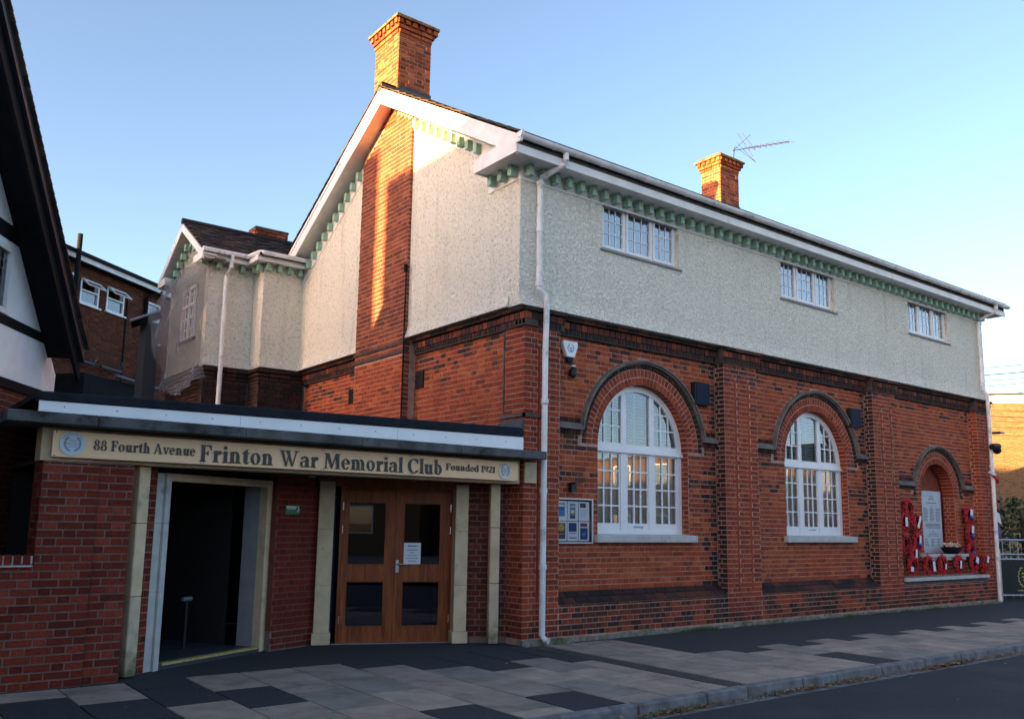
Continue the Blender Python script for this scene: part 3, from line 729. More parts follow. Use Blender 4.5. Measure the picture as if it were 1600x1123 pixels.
# --- niche
c, zz, r = NICHE
nb = MB(); FAC.box(nb, c-r-.1, c+r+.1, YP-.32, YP-.30, 1.0, zz+r+.1); nb.obj('niche_back', mat('red_terracotta', (.22,.045,.022), .85, noise=(6,.3)), club)
mb = MB(); FAC.box(mb, 10.42, 12.25, YP-.25, YP+.17, 1.015, 1.075); FAC.box(mb, 10.5, 12.2, YP, YP+.13, .95, 1.015); mb.obj('shelf', STONEG, club, bevel=.004)
mb = MB(); FAC.box(mb, 9.52, 13.02, -.22, .03, .56, .625); mb.obj('shelf', STONEG, club, bevel=.004)
mb = MB(); FAC.box(mb, 9.52, 12.93, -.22, -.01, .49, .56); mb.obj('shelf_bed', MOD, club)
# emblem scar on the third pilaster: raised mortar outline
mb = MB(); o = 8.66
pth = [(.12,3.55),(.2,3.72),(.28,3.9),(.45,3.95),(.55,3.75),(.62,3.6),(.72,3.35),(.66,3.1),(.58,2.9),(.60,2.6),(.52,2.4)]
mb.tube([FAC.P(o+a, .004, z) for a, z in pth], .009, 5); mb.tube([FAC.P(o+a,.004,z) for a, z in [(.12,3.55),(.10,3.3),(.2,3.05),(.22,2.8)]], .009, 5)
mb.tube([FAC.P(o+a,.004,z) for a, z in [(.3,3.5),(.38,3.3),(.36,2.9),(.40,2.55)]], .007, 5)
mb.obj('mortar_scar', MOL, club)

# --- eaves: soffit, fascia, gutter, dentils
EY, EX = -.36, -.47
mb = MB(); mb.box(EX, 13.85, EY, -.0, 6.49, 6.515); mb.box(EX, -.12, 0, .60, 6.49, 6.515); mb.obj('soffit', WHP, club)
mb = MB(); mb.box(EX-.02, 13.87, EY-.02, EY, 6.47, 6.585); mb.box(EX-.02, EX, EY, .62, 6.47, 6.62); mb.box(EX, -.12, .60, .62, 6.47, 6.62)
mb.hexa([(EX-.018,EY-.10,6.60),(EX+.02,EY-.10,6.60),(EX+.02,.62,6.62),(EX-.018,.62,6.62),(EX-.018,EY-.14,6.74),(EX+.02,EY-.14,6.74),(EX+.02,.62,6.66),(EX-.018,.62,6.66)])
mb.obj('fascia', WHP, club)
mb = MB(); mb.box(EX, 13.85, EY, .3, 6.515, 6.63); mb.box(EX, -.12, .3, .6, 6.515, 6.63); mb.obj('eaves_box', WHP, club)
mb = MB(); mb.box(EX, 13.85, EY-.008, EY, 6.586, 6.72); mb.obj('gutter_shade_board', mat('gutter_shade_colour', (.10,.085,.075), .9, noise=(9,.4)), club)  # dark board colour stands in for the shade under the gutter
g = MB(); n = 8
prof = [(EY-.02-.062+.062*math.cos(a), 6.705-.062*math.sin(a)) for a in [PI*k/n for k in range(n+1)]]
prof2 = [(EY-.02-.062+.054*math.cos(a), 6.705-.054*math.sin(a)) for a in [PI*k/n for k in range(n, -1, -1)]]
ring = prof+prof2
g.prism([(-.5, y, z) for y, z in ring], (14.4, 0, 0)); g.obj('gutter', WHG, club)
for k in range(16):
    x = .1+k*.9; br = MB(); br.prism([(x, EY-.02-.062+.069*math.cos(a), 6.705-.069*math.sin(a)) for a in [PI*k_/8 for k_ in range(9)]]+[(x, EY-.02-.062+.060*math.cos(a), 6.705-.060*math.sin(a)) for a in [PI*k_/8 for k_ in range(8,-1,-1)]], (.03,0,0))
    br.obj('gutter_bracket', WHG, club)
bd = MB(); bd.box(-.135, LEN-.02, -.018, 0, 6.295, 6.322); bd.box(-.138, -.12, 0, .75, 6.295, 6.322); bd.obj('moulding', WHP, club)
bd = MB(); bd.box(-.13, LEN-.03, -.008, 0, 6.322, 6.49); bd.box(-.13, -.122, 0, .75, 6.322, 6.49); bd.obj('frieze', WHP, club)
def dentil(cx, cy, z0, z1, w=.082, dep=.11, axis='y', cache={}):
    k = (axis, round(z1-z0,3))
    if k not in cache:
        mb = MB(); mb.box(-w/2, w/2, -dep/2, dep/2, 0, z1-z0) if axis == 'y' else mb.box(-dep/2, dep/2, -w/2, w/2, 0, z1-z0)
        o = mb.obj('dentil', GRN, bevel=.004); cache[k] = o.data; COL.objects.unlink(o); bpy.data.objects.remove(o)
    o = bpy.data.objects.new('dentil', cache[k]); COL.objects.link(o); o.location = (cx, cy, z0); o.parent = club; return o
x = -.03
while x < 13.45: dentil(x, -.09, 6.335, 6.488); x += .2385
for y in (.08, .32, .56): dentil(-.21, y, 6.335, 6.488, axis='x')

# --- main roof
AY, AZ = 3.55, 9.00
mb = MB()
SL = (AZ-6.70)/(AY+.42)
front = [(EY-.06, 6.73), (AY, AZ)]; 
for (y0, z0) in ((EY-.06, 6.73), (7.46, 6.73)):
    mb.hexa([(-.44,y0,z0-.09),(13.85,y0,z0-.09),(13.85,AY,AZ-.09),(-.44,AY,AZ-.09),(-.44,y0,z0-.02),(13.85,y0,z0-.02),(13.85,AY,AZ-.02),(-.44,AY,AZ-.02)])
roof = mb.obj('roof', FELT, club)
tl = MB(); verge = []
slope = Vector((0, AY-(EY-.06), AZ-6.73)); SLN = slope.length; sd_ = slope.normalized(); nn = Vector((0, -sd_.z, sd_.y))
def tile_at(mb, x0, x1, t, g, o, sd__, nn_, rnd):
    a = o+sd__*t; b = o+sd__*(t+g+.04)
    X0, X1 = Vector((x0,0,0)), Vector((x1,0,0))
    mb.hexa([a+X0+nn_*.012, a+X1+nn_*.012, b+X1-nn_*.004, b+X0-nn_*.004, a+X0+nn_*.036, a+X1+nn_*.036, b+X1+nn_*.014, b+X0+nn_*.014], rnd)
og = Vector((0, EY-.06, 6.73))
t = 0; row = 0
while t < SLN-.1:
    x = -.44-(.0 if row % 2 else .165)+.33
    while x < 13.8:
        tile_at(tl, x+.003, min(x+.327, 13.85), t, .27, og, sd_, nn, random.random()+.01); x += .33
    t += .27; row += 1
stuff(tl.obj('tiles', TILE, roof))
for (oy, sgn) in ((EY-.06, 1), (7.46, -1)):
    og2 = Vector((0, oy, 6.73)); s2 = Vector((0, AY-oy, AZ-6.73)).normalized(); n2 = Vector((0, -s2.z, s2.y)) if sgn > 0 else Vector((0, s2.z, -s2.y))
    if n2.z < 0: n2 = -n2
    LN = Vector((0, AY-oy, AZ-6.73)).length; t = 0
    while t < LN-.05:
        vm = MB(); tile_at(vm, -.50, -.22, t, .27, og2, s2, n2, None); vm.obj('tile', TILE, roof); t += .27
rg = MB(); rg.tube([(-.5, AY, AZ+.0), (13.9, AY, AZ+.0)], .09, 8); rg.obj('ridge', TILE, roof)
# bargeboards on the gable
def barge(y0, z0, y1, z1, x, th, hgt, m, name):
    mb = MB(); mb.hexa([(x,y0,z0-hgt),(x+th,y0,z0-hgt),(x+th,y1,z1-hgt),(x,y1,z1-hgt),(x,y0,z0),(x+th,y0,z0),(x+th,y1,z1),(x,y1,z1)]); return mb.obj(name, m, club)
barge(-.36, 6.70, AY, 8.945, -.47, .03, .25, WHP, 'bargeboard'); barge(7.35, 6.72, AY, 8.945, -.47, .03, .25, WHP, 'bargeboard')
barge(-.36, 6.735, AY, 8.98, -.485, .03, .06, WHP, 'barge_trim'); barge(7.35, 6.755, AY, 8.98, -.485, .03, .06, WHP, 'barge_trim')
for y0 in (-.3, 7.35):
    barge(y0, 6.60, AY, 8.80, -.44, .34, .02, WHP, 'verge_soffit')
for sg in (1, -1):
    k = 0
    while True:
        y = (2.80-.2265*k) if sg > 0 else (4.80+.2265*k)
        if y < .85 or y > 6.95: break
        z = 8.72-.590*abs(y-AY)
        dentil(-.175, y, z-.22, z-.07, axis='x'); k += 1
    a, b = (BRS0, .2) if sg > 0 else (BRS1, 7.2)
    za, zb = 8.72-.59*abs(a-AY), 8.72-.59*abs(b-AY)
    mb = MB(); mb.hexa([(-.135,a,za-.27),(-.12,a,za-.27),(-.12,b,zb-.27),(-.135,b,zb-.27),(-.135,a,za-.02),(-.12,a,za-.02),(-.12,b,zb-.02),(-.135,b,zb-.02)]); mb.obj('frieze', WHP, club)

# --- chimneys
def chimney(x0, x1, y0, y1, z0, z1, name='chimney', flash=True, up=.14):
    core = MB(); core.box(x0+.006, x1-.006, y0+.006, y1-.006, z0, z1); o = core.obj(name, MO, roof if name == 'chimney' else club)
    B = Bricks()
    zc = z1-.36
    for F, L in ((Fr((x0,y0),(1,0),(0,-1)), x1-x0), (Fr((x0,y0),(0,1),(-1,0)), y1-y0), (Fr((x1,y0),(0,1),(1,0)), y1-y0), (Fr((x0,y1),(1,0),(0,1)), x1-x0)):
        B.wall(F, 0, L, z0, zc, 0, BRK, bond='flemish', key=0, depth=.015, z_off=zc % BH)
        for k, (ov, dz) in enumerate(((.02,0),(.045,.075))): B.wall(F, -ov, L+ov, zc+dz, zc+dz+.0755, ov, BRK, bond='stretch', key=k*.1, depth=ov+.02, z_off=(zc+dz) % BH)
        x = -.05
        while x < L+.04:
            B.one(F.P(x+.045, -.02, zc+.195), F.u, F.n, (0,0,1), .088, .085, .10, BRK); x += .145
    B.build(o, 0, rest='brickwork')
    cp = MB(); cp.box(x0-.04,x1+.04,y0-.04,y1+.04, zc+.15, zc+.24); cp.obj('neck', BRK, o)
    cp = MB(); cp.box(x0-.11,x1+.11,y0-.11,y1+.11, zc+.24, zc+.285); cp.hexa([(x0-.09,y0-.09,zc+.285),(x1+.09,y0-.09,zc+.285),(x1+.09,y1+.09,zc+.285),(x0-.09,y1+.09,zc+.285),(x0-.02,y0-.02,z1),(x1+.02,y0-.02,z1),(x1+.02,y1+.02,z1),(x0-.02,y1+.02,z1)])
    cp.obj('cap', mat('lichened_cap', (.22,.13,.05), .95, noise=(14,.4), bump=(30,.8,.02), dirt=((.06,.05,.03),7,.45,.15)), o)
    if flash:
        fl = MB(); s_ = .58
        pts = [(y0-.004, AZ-.55), (y0-.004, AZ-abs(y0-AY)*s_+up-.2), (AY, AZ+up), (y1, AZ-abs(y1-AY)*s_+up), (y1, AZ-.7)]
        fl.box(x0+.02, x1+.02, y0-.012, y0-.004, AZ-.7, AZ-abs(y0-AY)*s_+.16); fl.box(x0-.012, x0-.003, y0+.05, y0+.42, AZ-.3, AZ+.10); fl.obj('flashing', LEAD, o)
    return o
chimney(-.18, .49, 3.50, 4.35, 8.45, 10.48)
mb = MB()
for k in range(7): mb.prism([(-.198, 3.52+k*.055, 9.0), (-.198, 3.575+k*.055, 9.0), (-.198, 3.55+k*.055, 9.14+random.uniform(-.03,.06))], (-.004,0,0))
mb.obj('whitewash_drips', WHP, club)
chimney(8.40, 9.08, 3.38, 3.95, 8.5, 10.25)

BW.build(club, 300, vis=lambda r: r[0].z > .05)

# --- downpipes
def pipe(pts, name='downpipe', r=.042, m=WHG, parent=club, collars=()):
    mb = MB(); mb.tube(pts, r, 12); 
    for cc in collars: mb.tube([(cc[0],cc[1],cc[2]-.03),(cc[0],cc[1],cc[2]+.03)], r+.010, 12)
    return mb.obj(name, m, parent, smooth=False)
pipe([(.34,-.43,6.66),(.34,-.43,6.56),(.335,-.41,6.50),(.18,-.10,6.36),(.165,-.085,6.30),(.16,-.085,4.80),(.165,-.085,4.76),(.25,-.12,4.67),(.268,-.135,4.62),(.275,-.10,3.9),(.285,-.075,.12),(.30,-.12,.07),(.32,-.17,.06)],
     collars=[(.16,-.085,6.28),(.16,-.085,4.82),(.272,-.105,3.2),(.285,-.08,2.0),(.285,-.08,1.0),(.16,-.085,5.6)])
pipe([(13.3,-.43,6.66),(13.3,-.43,6.56),(13.28,-.40,6.50),(13.16,-.10,6.34),(13.15,-.085,6.28),(13.17,-.085,4.72),(13.24,-.13,4.62),(13.26,-.13,4.0),(13.27,-.10,.05)],
     collars=[(13.15,-.085,6.26),(13.17,-.085,4.75),(13.26,-.12,3.0),(13.27,-.10,1.6)])

# --- annex at the back left
ax = MB()
AXP = Fr((0, 7.2), (1,0), (0,-1)); AXL = Fr((0, 7.72), (1,0), (0,-1)); AXE = Fr((-1.86, 0), (0,1), (-1,0))
def rough2(F, a0, a1, d, z0, z1, m=RC, th=.2):
    mb = MB(); st = [z0, 4.55, 4.60, 4.66, 4.72, z1]
    for e, f in zip(st, st[1:]):
        mb.hexa([F.P(a0,d-th,e),F.P(a1,d-th,e),F.P(a1,d+flare(e),e),F.P(a0,d+flare(e),e),F.P(a0,d-th,f),F.P(a1,d-th,f),F.P(a1,d+flare(f),f),F.P(a0,d+flare(f),f)])
    return mb.obj('annex_wall', m, club)
rough2(AXP, -.95, -.12, 0, 4.5, 6.6); rough2(AXL, -1.86, -.951, 0, 4.5, 6.6)
mb = MB(); mb.box(-.949, -.75, 7.401, 7.719, 4.501, 6.59); mb.obj('annex_wall', RC, club)
rough2(AXE, 7.921, 10.2, 0, 4.5, 6.55, RCD)
mb = MB(); AXE.poly(mb, [(7.36,6.55),(10.3,6.55),(8.83,7.53)], -.2, 0); mb.obj('annex_wall', RCD, club)
mb = MB(); mb.box(-1.81, 0, 7.93, 10.2, 0, 4.49); mb.box(-1.2, 3, 10.0, 10.2, 4.5, 6.6); mb.obj('annex_core', MOD, club)
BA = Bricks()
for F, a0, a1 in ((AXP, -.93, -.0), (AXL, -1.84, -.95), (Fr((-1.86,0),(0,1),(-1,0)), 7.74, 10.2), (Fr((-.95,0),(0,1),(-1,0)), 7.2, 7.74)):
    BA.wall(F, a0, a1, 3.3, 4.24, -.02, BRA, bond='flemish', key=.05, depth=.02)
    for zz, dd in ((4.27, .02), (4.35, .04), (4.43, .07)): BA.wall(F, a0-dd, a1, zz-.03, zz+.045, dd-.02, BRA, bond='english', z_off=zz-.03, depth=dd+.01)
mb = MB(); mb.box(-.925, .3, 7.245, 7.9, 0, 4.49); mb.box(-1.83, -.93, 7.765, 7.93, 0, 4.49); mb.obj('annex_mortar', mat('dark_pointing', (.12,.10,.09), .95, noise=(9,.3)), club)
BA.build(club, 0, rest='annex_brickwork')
# annex eaves
mb = MB(); mb.box(-2.08, -.95, 7.46, 7.72, 6.58, 6.60); mb.box(-1.18, -.12, 6.96, 7.2, 6.58, 6.60); mb.box(-1.18,-.95,7.2,7.5,6.58,6.6); mb.obj('soffit', WHP, club)
mb = MB(); mb.box(-2.10, -1.18, 7.44, 7.46, 6.56, 6.67); mb.box(-1.20, -.12, 6.94, 6.96, 6.56, 6.67); mb.box(-1.20,-1.18,6.96,7.46,6.56,6.67); mb.box(-2.12,-2.10,7.44,7.95,6.52,6.67); mb.obj('fascia', WHP, club)
mb = MB(); mb.box(-2.12,-1.9,9.85,10.35,6.50,6.66); mb.obj('fascia', WHP, club)
g = MB(); g.tube([(-2.12,7.38,6.70),(-1.28,7.38,6.70),(-1.22,7.36,6.70),(-1.16,6.92,6.70),(-1.10,6.88,6.70),(-.12,6.88,6.70)], .055, 8); g.obj('gutter', WHG, club)
for x in (-1.72, -1.48, -1.24): dentil(x, 7.63, 6.43, 6.575)
for x in (-.90, -.68, -.46, -.24): dentil(x, 7.11, 6.43, 6.575)
for y in (7.24, 7.46): dentil(-1.03, y, 6.43, 6.575, axis='x')
pipe([(-1.54,7.38,6.66),(-1.54,7.40,6.45),(-1.55,7.62,6.30),(-1.55,7.62,3.0)], r=.045, collars=[(-1.55,7.62,5.9),(-1.55,7.62,5.1),(-1.55,7.62,4.7)])
# annex roof
ar = MB(); RY, RZ = 8.83, 7.62
for (y0, z0) in ((7.36, 6.70), (10.3, 6.70)):
    ar.hexa([(-2.1,y0,z0-.06),(2,y0,z0-.06),(2,RY,RZ-.06),(-2.1,RY,RZ-.06),(-2.1,y0,z0-.01),(2,y0,z0-.01),(2,RY,RZ-.01),(-2.1,RY,RZ-.01)])
ar.hexa([(-1.18,6.86,6.70-.06),(-.12,6.86,6.64),(-.12,7.5,6.82-.06),(-1.18,7.5,6.76),(-1.18,6.86,6.70),(-.12,6.86,6.70),(-.12,7.5,6.83),(-1.18,7.5,6.83)])
aroof = ar.obj('roof', FELT, club)
s2 = Vector((0, RY-7.36, RZ-6.70)); LN = s2.length; s2.normalize(); n2 = Vector((0,-s2.z,s2.y)); t = 0; row = 0
while t < LN-.04:
    x = -2.14+(.0 if row % 2 else .0825)
    while x < .0:
        vm = MB(); tile_at(vm, x+.002, x+.163, t+random.uniform(-.004,.004), .115, Vector((0,7.36,6.70)), s2, n2*random.uniform(.7,1.2), None); vm.obj('tile', TILE, aroof); x += .165
    t += .115; row += 1
ts = MB()
s3 = Vector((0,.64,.14)).normalized(); n3 = Vector((0,-s3.z,s3.y)); t = 0; row = 0
while t < .6:
    x = -1.18+(.0 if row % 2 else .08)
    while x < -.15: tile_at(ts, x, x+.162, t, .115, Vector((0,6.86,6.71)), s3, n3, random.random()); x += .165
    t += .115; row += 1
stuff(ts.obj('tiles', TILE, aroof))
for dy in (1,):
    rg = MB(); rg.tube([(-2.14,RY,RZ+.02),(0.3,RY,RZ+.02)], .07, 8); rg.obj('ridge', TILE, aroof)
mb = MB()
for (y0, z0) in ((7.36, 6.66), (10.3, 6.66)):
    mb.hexa([(-2.13,y0,z0-.16),(-2.10,y0,z0-.16),(-2.10,RY,RZ-.20),(-2.13,RY,RZ-.20),(-2.13,y0,z0),(-2.10,y0,z0),(-2.10,RY,RZ-.03),(-2.13,RY,RZ-.03)])
mb.obj('bargeboard', WHP, club)
mb = MB()
for (y0, z0) in ((7.36, 6.63), (10.3, 6.63)):
    mb.hexa([(-2.10,y0,z0-.03),(-1.86,y0,z0-.03),(-1.86,RY,RZ-.09),(-2.10,RY,RZ-.09),(-2.10,y0,z0-.005),(-1.86,y0,z0-.005),(-1.86,RY,RZ-.065),(-2.10,RY,RZ-.065)])
mb.obj('verge_soffit', WHP, club)
for k in range(5):
    for sg in (1, -1):
        y = RY-sg*(.18+.22*k); z = RZ-.30-(.18+.22*k)*.62; dentil(-1.94, y, z-.14, z, axis='x')
mb = MB(); mb.box(-.40, .30, 9.25, 9.6, 7.3, 7.82); c3 = mb.obj('chimney', MO, aroof)
B = Bricks()
for F, L in ((Fr((-.40,9.25),(1,0),(0,-1)), .70), (Fr((-.40,9.25),(0,1),(-1,0)), .35)): B.wall(F, 0, L, 7.3, 7.82, .012, BRK, bond='flemish', depth=.015); B.wall(F, -.03, L+.03, 7.82, 7.98, .04, BRK, bond='stretch', depth=.06)
B.build(c3, 0); mb = MB(); mb.box(-.44, .34, 9.21, 9.64, 7.98, 8.03); mb.obj('cap', CONC, c3)
# annex end window
F = AXE
fr = MB(); wy0, wy1, wz0, wz1 = 8.35, 9.25, 5.15, 6.25
for a, b, z0, z1 in ((wy0,wy0+.05,wz0,wz1),(wy1-.05,wy1,wz0,wz1),(wy0,wy1,wz0,wz0+.05),(wy0,wy1,wz1-.05,wz1),(8.77,8.83,wz0,wz1),(wy0,wy1,5.84,5.90)): F.box(fr, a, b, .0, .03, z0, z1)
for a in (8.56, 9.04): F.box(fr, a-.01, a+.01, .0, .02, wz0, wz1)
for z in (5.38, 5.61, 6.08): F.box(fr, wy0, wy1, .0, .02, z-.01, z+.01)
wn = fr.obj('window', WHP, club)
for a, b in ((wy0+.05,8.77),(8.83,wy1-.05)):
    gm = MB(); gm.add([F.P(a,.006,wz0),F.P(b,.006,wz0),F.P(b,.006,wz1),F.P(a,.006,wz1)], [(0,1,2,3)]); gm.obj('pane', GLU, wn, recalc=False)
bk = MB(); F.box(bk, wy0, wy1, .0005, .003, wz0, wz1); bk.obj('window_back', IN, wn)
si = MB(); F.box(si, wy0-.06, wy1+.06, 0, .07, wz0-.05, wz0); si.obj('window_sill', CONC, wn)
# debris net
nm = bpy.data.materials.new('debris_net'); nm.use_nodes = True; N = nm.node_tree.nodes; L = nm.node_tree.links
b = N['Principled BSDF']; b.inputs['Base Color'].default_value = (.15,.165,.20,1); b.inputs['Roughness'].default_value = .9
geo = N.new('ShaderNodeNewGeometry'); t = N.new('ShaderNodeTexNoise'); t.inputs['Scale'].default_value = 2.2; t.inputs['Detail'].default_value = 6; L.new(geo.outputs['Position'], t.inputs['Vector'])
mr = N.new('ShaderNodeMapRange'); mr.inputs[1].default_value = .3; mr.inputs[2].default_value = .7; mr.inputs[3].default_value = .35; mr.inputs[4].default_value = .62; L.new(t.outputs[0], mr.inputs[0]); L.new(mr.outputs[0], b.inputs['Alpha'])
net = MB(); nu, nv = 44, 36; vs = []
for j in range(nv+1):
    for i in range(nu+1):
        fy, fz = i/nu, j/nv
        y = 7.62+2.35*fy; z = 4.22+2.35*fz - .25*math.sin(PI*fy)*(1-fz)**2 + .10*fy*(1-fz)
        x = -2.02-.28*math.sin(PI*min(1,(1-fz)*1.1))*(.35+.65*fy)-.05*math.sin(fy*23+fz*5)-.04*math.sin(fz*17+fy*9)
        if fy < .1: x += (.1-fy)*1.6; 
        vs.append((x, y-.12*(1-fz)*(fy<.3), z))
net.add(vs, [(j*(nu+1)+i, j*(nu+1)+i+1, (j+1)*(nu+1)+i+1, (j+1)*(nu+1)+i) for j in range(nv) for i in range(nu)])
nn_ = net.obj('debris_net', nm, None, smooth=True, recalc=False); tag(nn_, 'grey mesh netting hanging over the small rear gable and its window', 'netting')

# ================================================================== fittings on the facade
def fit(name, label, cat, parts, group=None, loc=None):
    t = thing(name, label, cat, loc, group)
    for nm, mb, m, kw in parts: mb.obj(nm, m, t, **kw)
    return t
D = YP
# alarm box
mb = MB(); FAC.poly(mb, [(.80,4.165),(1.08,4.165),(1.08,4.10),(1.02,3.93),(.87,3.93),(.80,4.10)], D, D+.07)
t = thing('alarm_box', 'white shield-shaped burglar alarm box above the small security lamp', 'alarm box', (.94,.2,3.9))
mb.obj('cover', WH, t, bevel=.008)
mb = MB(); FAC.poly(mb, [(.875,3.945),(1.015,3.945),(.99,3.86),(.90,3.86)], D, D+.055); mb.obj('strobe', NAVY, t, bevel=.006)
mb = MB(); 
for a in range(14):
    a0, a1 = a*PI/7, (a+1)*PI/7
    if a % 7 == 3: continue
    FAC.poly(mb, [(.94+.05*math.cos(a0),4.06+.05*math.sin(a0)),(.94+.062*math.cos(a0),4.06+.062*math.sin(a0)),(.94+.062*math.cos(a1),4.06+.062*math.sin(a1)),(.94+.05*math.cos(a1),4.06+.05*math.sin(a1))], D+.07, D+.072)
FAC.box(mb, .91, .97, D+.07, D+.072, 4.06, 4.072); FAC.box(mb, .933, .947, D+.07, D+.072, 4.0, 4.058); FAC.box(mb, .955,.965,D+.07,D+.072,4.0,4.05)
mb.obj('emblem', mat('alarm_emblem', (.10,.22,.45), .5), t)
def lamp(x, z, label, dome):
    t = thing('wall_lamp', label, 'lamp', (x,.2,z))
    mb = MB(); FAC.box(mb, x-.03, x+.03, D, D+.03, z-.02, z+.06); mb.obj('bracket', DARKM, t)
    if dome:
        mb = MB(); mb.tube([FAC.P(x,D+.07,z+.10),FAC.P(x,D+.07,z+.06),FAC.P(x,D+.07,z-.02),FAC.P(x,D+.07,z-.06)], [.03,.055,.05,.02], 10); mb.obj('lamp_head', DARKM, t)
        mb = MB(); mb.tube([FAC.P(x,D+.07,z+.13),FAC.P(x,D+.07,z+.10)], [.025,.045], 10); mb.obj('sensor_cap', WHP, t)
    else:
        mb = MB(); FAC.box(mb, x-.045, x+.045, D+.02, D+.09, z-.05, z+.06); FAC.poly(mb, [(x-.04,z+.06),(x+.11,z+.08),(x+.11,z+.095),(x-.045,z+.085)], D+.02, D+.16); mb.obj('lamp_head', DARKM, t)
lamp(.99, 3.69, 'small dark security lamp fixed below the alarm box', True)
lamp(1.00, 2.06, 'small black downlight fixed just above the glazed noticeboard', False)
def navy(x0, x1, z0, z1, label):
    t = thing('blank_panel', label, 'wall panel', ((x0+x1)/2,.2,z0), 'dark blank panels beside the arches')
    mb = MB(); FAC.box(mb, x0, x1, D, D+.10, z0, z1); mb.obj('case', DARKM, t, bevel=.006)
    mb = MB(); FAC.box(mb, x0+.012, x1-.012, D+.10, D+.112, z0+.012, z1-.012); mb.obj('front', NAVY, t, bevel=.003)
navy(3.58, 3.93, 3.50, 3.87, 'dark navy box on the brick right of the nearer arched window')
navy(8.05, 8.38, 3.48, 3.86, 'dark navy box on the brick right of the farther arched window')
lamp(9.08, 4.12, 'tiny black lamp high on the scarred third brick pilaster', False)
# notice board
t = thing('notice_board', 'glazed wall noticeboard with silver frame and six posters', 'notice board', (1.0,.2,1.3))
x0, x1, z0, z1 = .685, 1.395, 1.295, 1.925; E0 = D+.015
mb = MB(); FAC.box(mb, x0, x1, D, D+.06, z0, z0+.022); FAC.box(mb, x0, x1, D, D+.06, z1-.022, z1); FAC.box(mb, x0, x0+.022, D, D+.06, z0+.022, z1-.022); FAC.box(mb, x1-.022, x1, D, D+.06, z0+.022, z1-.022); mb.obj('frame', SIL, t, bevel=.004)
mb = MB(); FAC.box(mb, x0+.022, x1-.022, D, E0, z0+.022, z1-.022); mb.obj('backing', BLK, t)
posters = [(0,1,'b'),(1,1,'k'),(2,1,'w'),(0,0,'g'),(1,0,'d'),(2,0,'u')]
for cx, cy, kd in posters:
    a = x0+.045+cx*.21; bb = a+.20; zc0 = z0+.035+cy*.28; zc1 = zc0+.272
    mb = MB(); FAC.box(mb, a, bb, E0, E0+.003, zc0, zc1); p = mb.obj('poster', PAPER, t)
    def pr(q0, q1, r0, r1, m, lift=.0012, p=p, a=a, zc0=zc0):
        mb = MB(); FAC.box(mb, a+q0*.2, a+q1*.2, E0+.003, E0+.003+lift, zc0+r0*.272, zc0+r1*.272); mb.obj('print', m, p)
    if kd == 'b': pr(.1,.8,.22,.9,BLUEP); pr(.14,.76,.72,.82,PAPER,.002); pr(.2,.7,.6,.66,DBLUE,.002)
    if kd == 'k': pr(.22,.72,.12,.88,GREYP); pr(.22,.72,.12,.28,INK,.002); pr(.3,.6,.4,.55,PAPER,.002); pr(.28,.66,.7,.76,PAPER,.002)
    if kd == 'w':
        pr(.12,.68,.68,.92,INK)
        for k in range(5): pr(.1,.75,.25+k*.08,.262+k*.08,GREYP)
    if kd == 'g':
        pr(.12,.85,.12,.92,INK)
        mb = MB(); FAC.poly(mb, [(a+.097+.052*math.cos(q*PI/8), zc0+.185+.05*math.sin(q*PI/8)) for q in range(16)], E0+.0042, E0+.0055); mb.obj('print', GOLDP, p); pr(.25,.7,.34,.37,GOLDP,.002)
    if kd == 'd': pr(.12,.85,.48,.93,DBLUE); pr(.15,.85,.38,.41,INK); pr(.15,.85,.14,.19,DBLUE)
    if kd == 'u': pr(.15,.8,.74,.92,INK); pr(.2,.74,.8,.85,mat('red_print',(.4,.03,.03),.5),.002); pr(.15,.85,.08,.68,DBLUE); pr(.35,.65,.25,.45,BLUEP,.002)
mb = MB(); mb.add([FAC.P(x0+.02,D+.045,z0+.02),FAC.P(x1-.02,D+.045,z0+.02),FAC.P(x1-.02,D+.045,z1-.02),FAC.P(x0+.02,D+.045,z1-.02)], [(0,1,2,3)]); mb.obj('glass', glass_mat('board_glass',1.35,(1,1,1)), t, recalc=False)

# memorial tablet
t = thing('memorial_tablet', 'tall grey memorial tablet of engraved names standing in the arched niche', 'tablet', (11.42,.3,1.08))
mb = MB(); FAC.box(mb, 11.02, 11.84, YP-.22, YP-.17, 1.08, 2.39); mb.obj('slab', TABS, t, bevel=.006)
mb = MB(); rr = random.Random(3); dd = YP-.17
pts = arc(11.43, 2.19, .10, 0, PI, 10); pts2 = arc(11.43, 2.19, .088, PI, 0, 10)
for k in range(10):
    FAC.poly(mb, [pts[k], pts[k+1], (11.43+.088*math.cos(PI*(k+1)/10), 2.19+.088*math.sin(PI*(k+1)/10)), (11.43+.088*math.cos(PI*k/10), 2.19+.088*math.sin(PI*k/10))], dd, dd+.002)
def textline(x0, x1, z, h=.014):
    x = x0
    while x < x1:
        L_ = min(rr.uniform(.012,.045), x1-x)
        if L_ > .006: FAC.box(mb, x, x+L_, dd, dd+.002, z, z+h)
        x += L_+.012
textline(11.37, 11.49, 2.21, .02); textline(11.22, 11.64, 2.13, .016); textline(11.40, 11.48, 2.06)
for k in range(9):
    for q in (11.08, 11.34, 11.60): textline(q, q+rr.uniform(.13,.2), 2.01-k*.032)
for k in range(4): textline(11.14+.02*(k == 3), 11.74, 1.69-k*.028)
textline(11.40, 11.46, 1.53); textline(11.27, 11.6, 1.48, .016); textline(11.2, 11.68, 1.44)
for k in range(5):
    for q in (11.08, 11.34, 11.60): textline(q, q+rr.uniform(.1,.18), 1.37-k*.034)
stuff(mb.obj('lettering', INK, t))
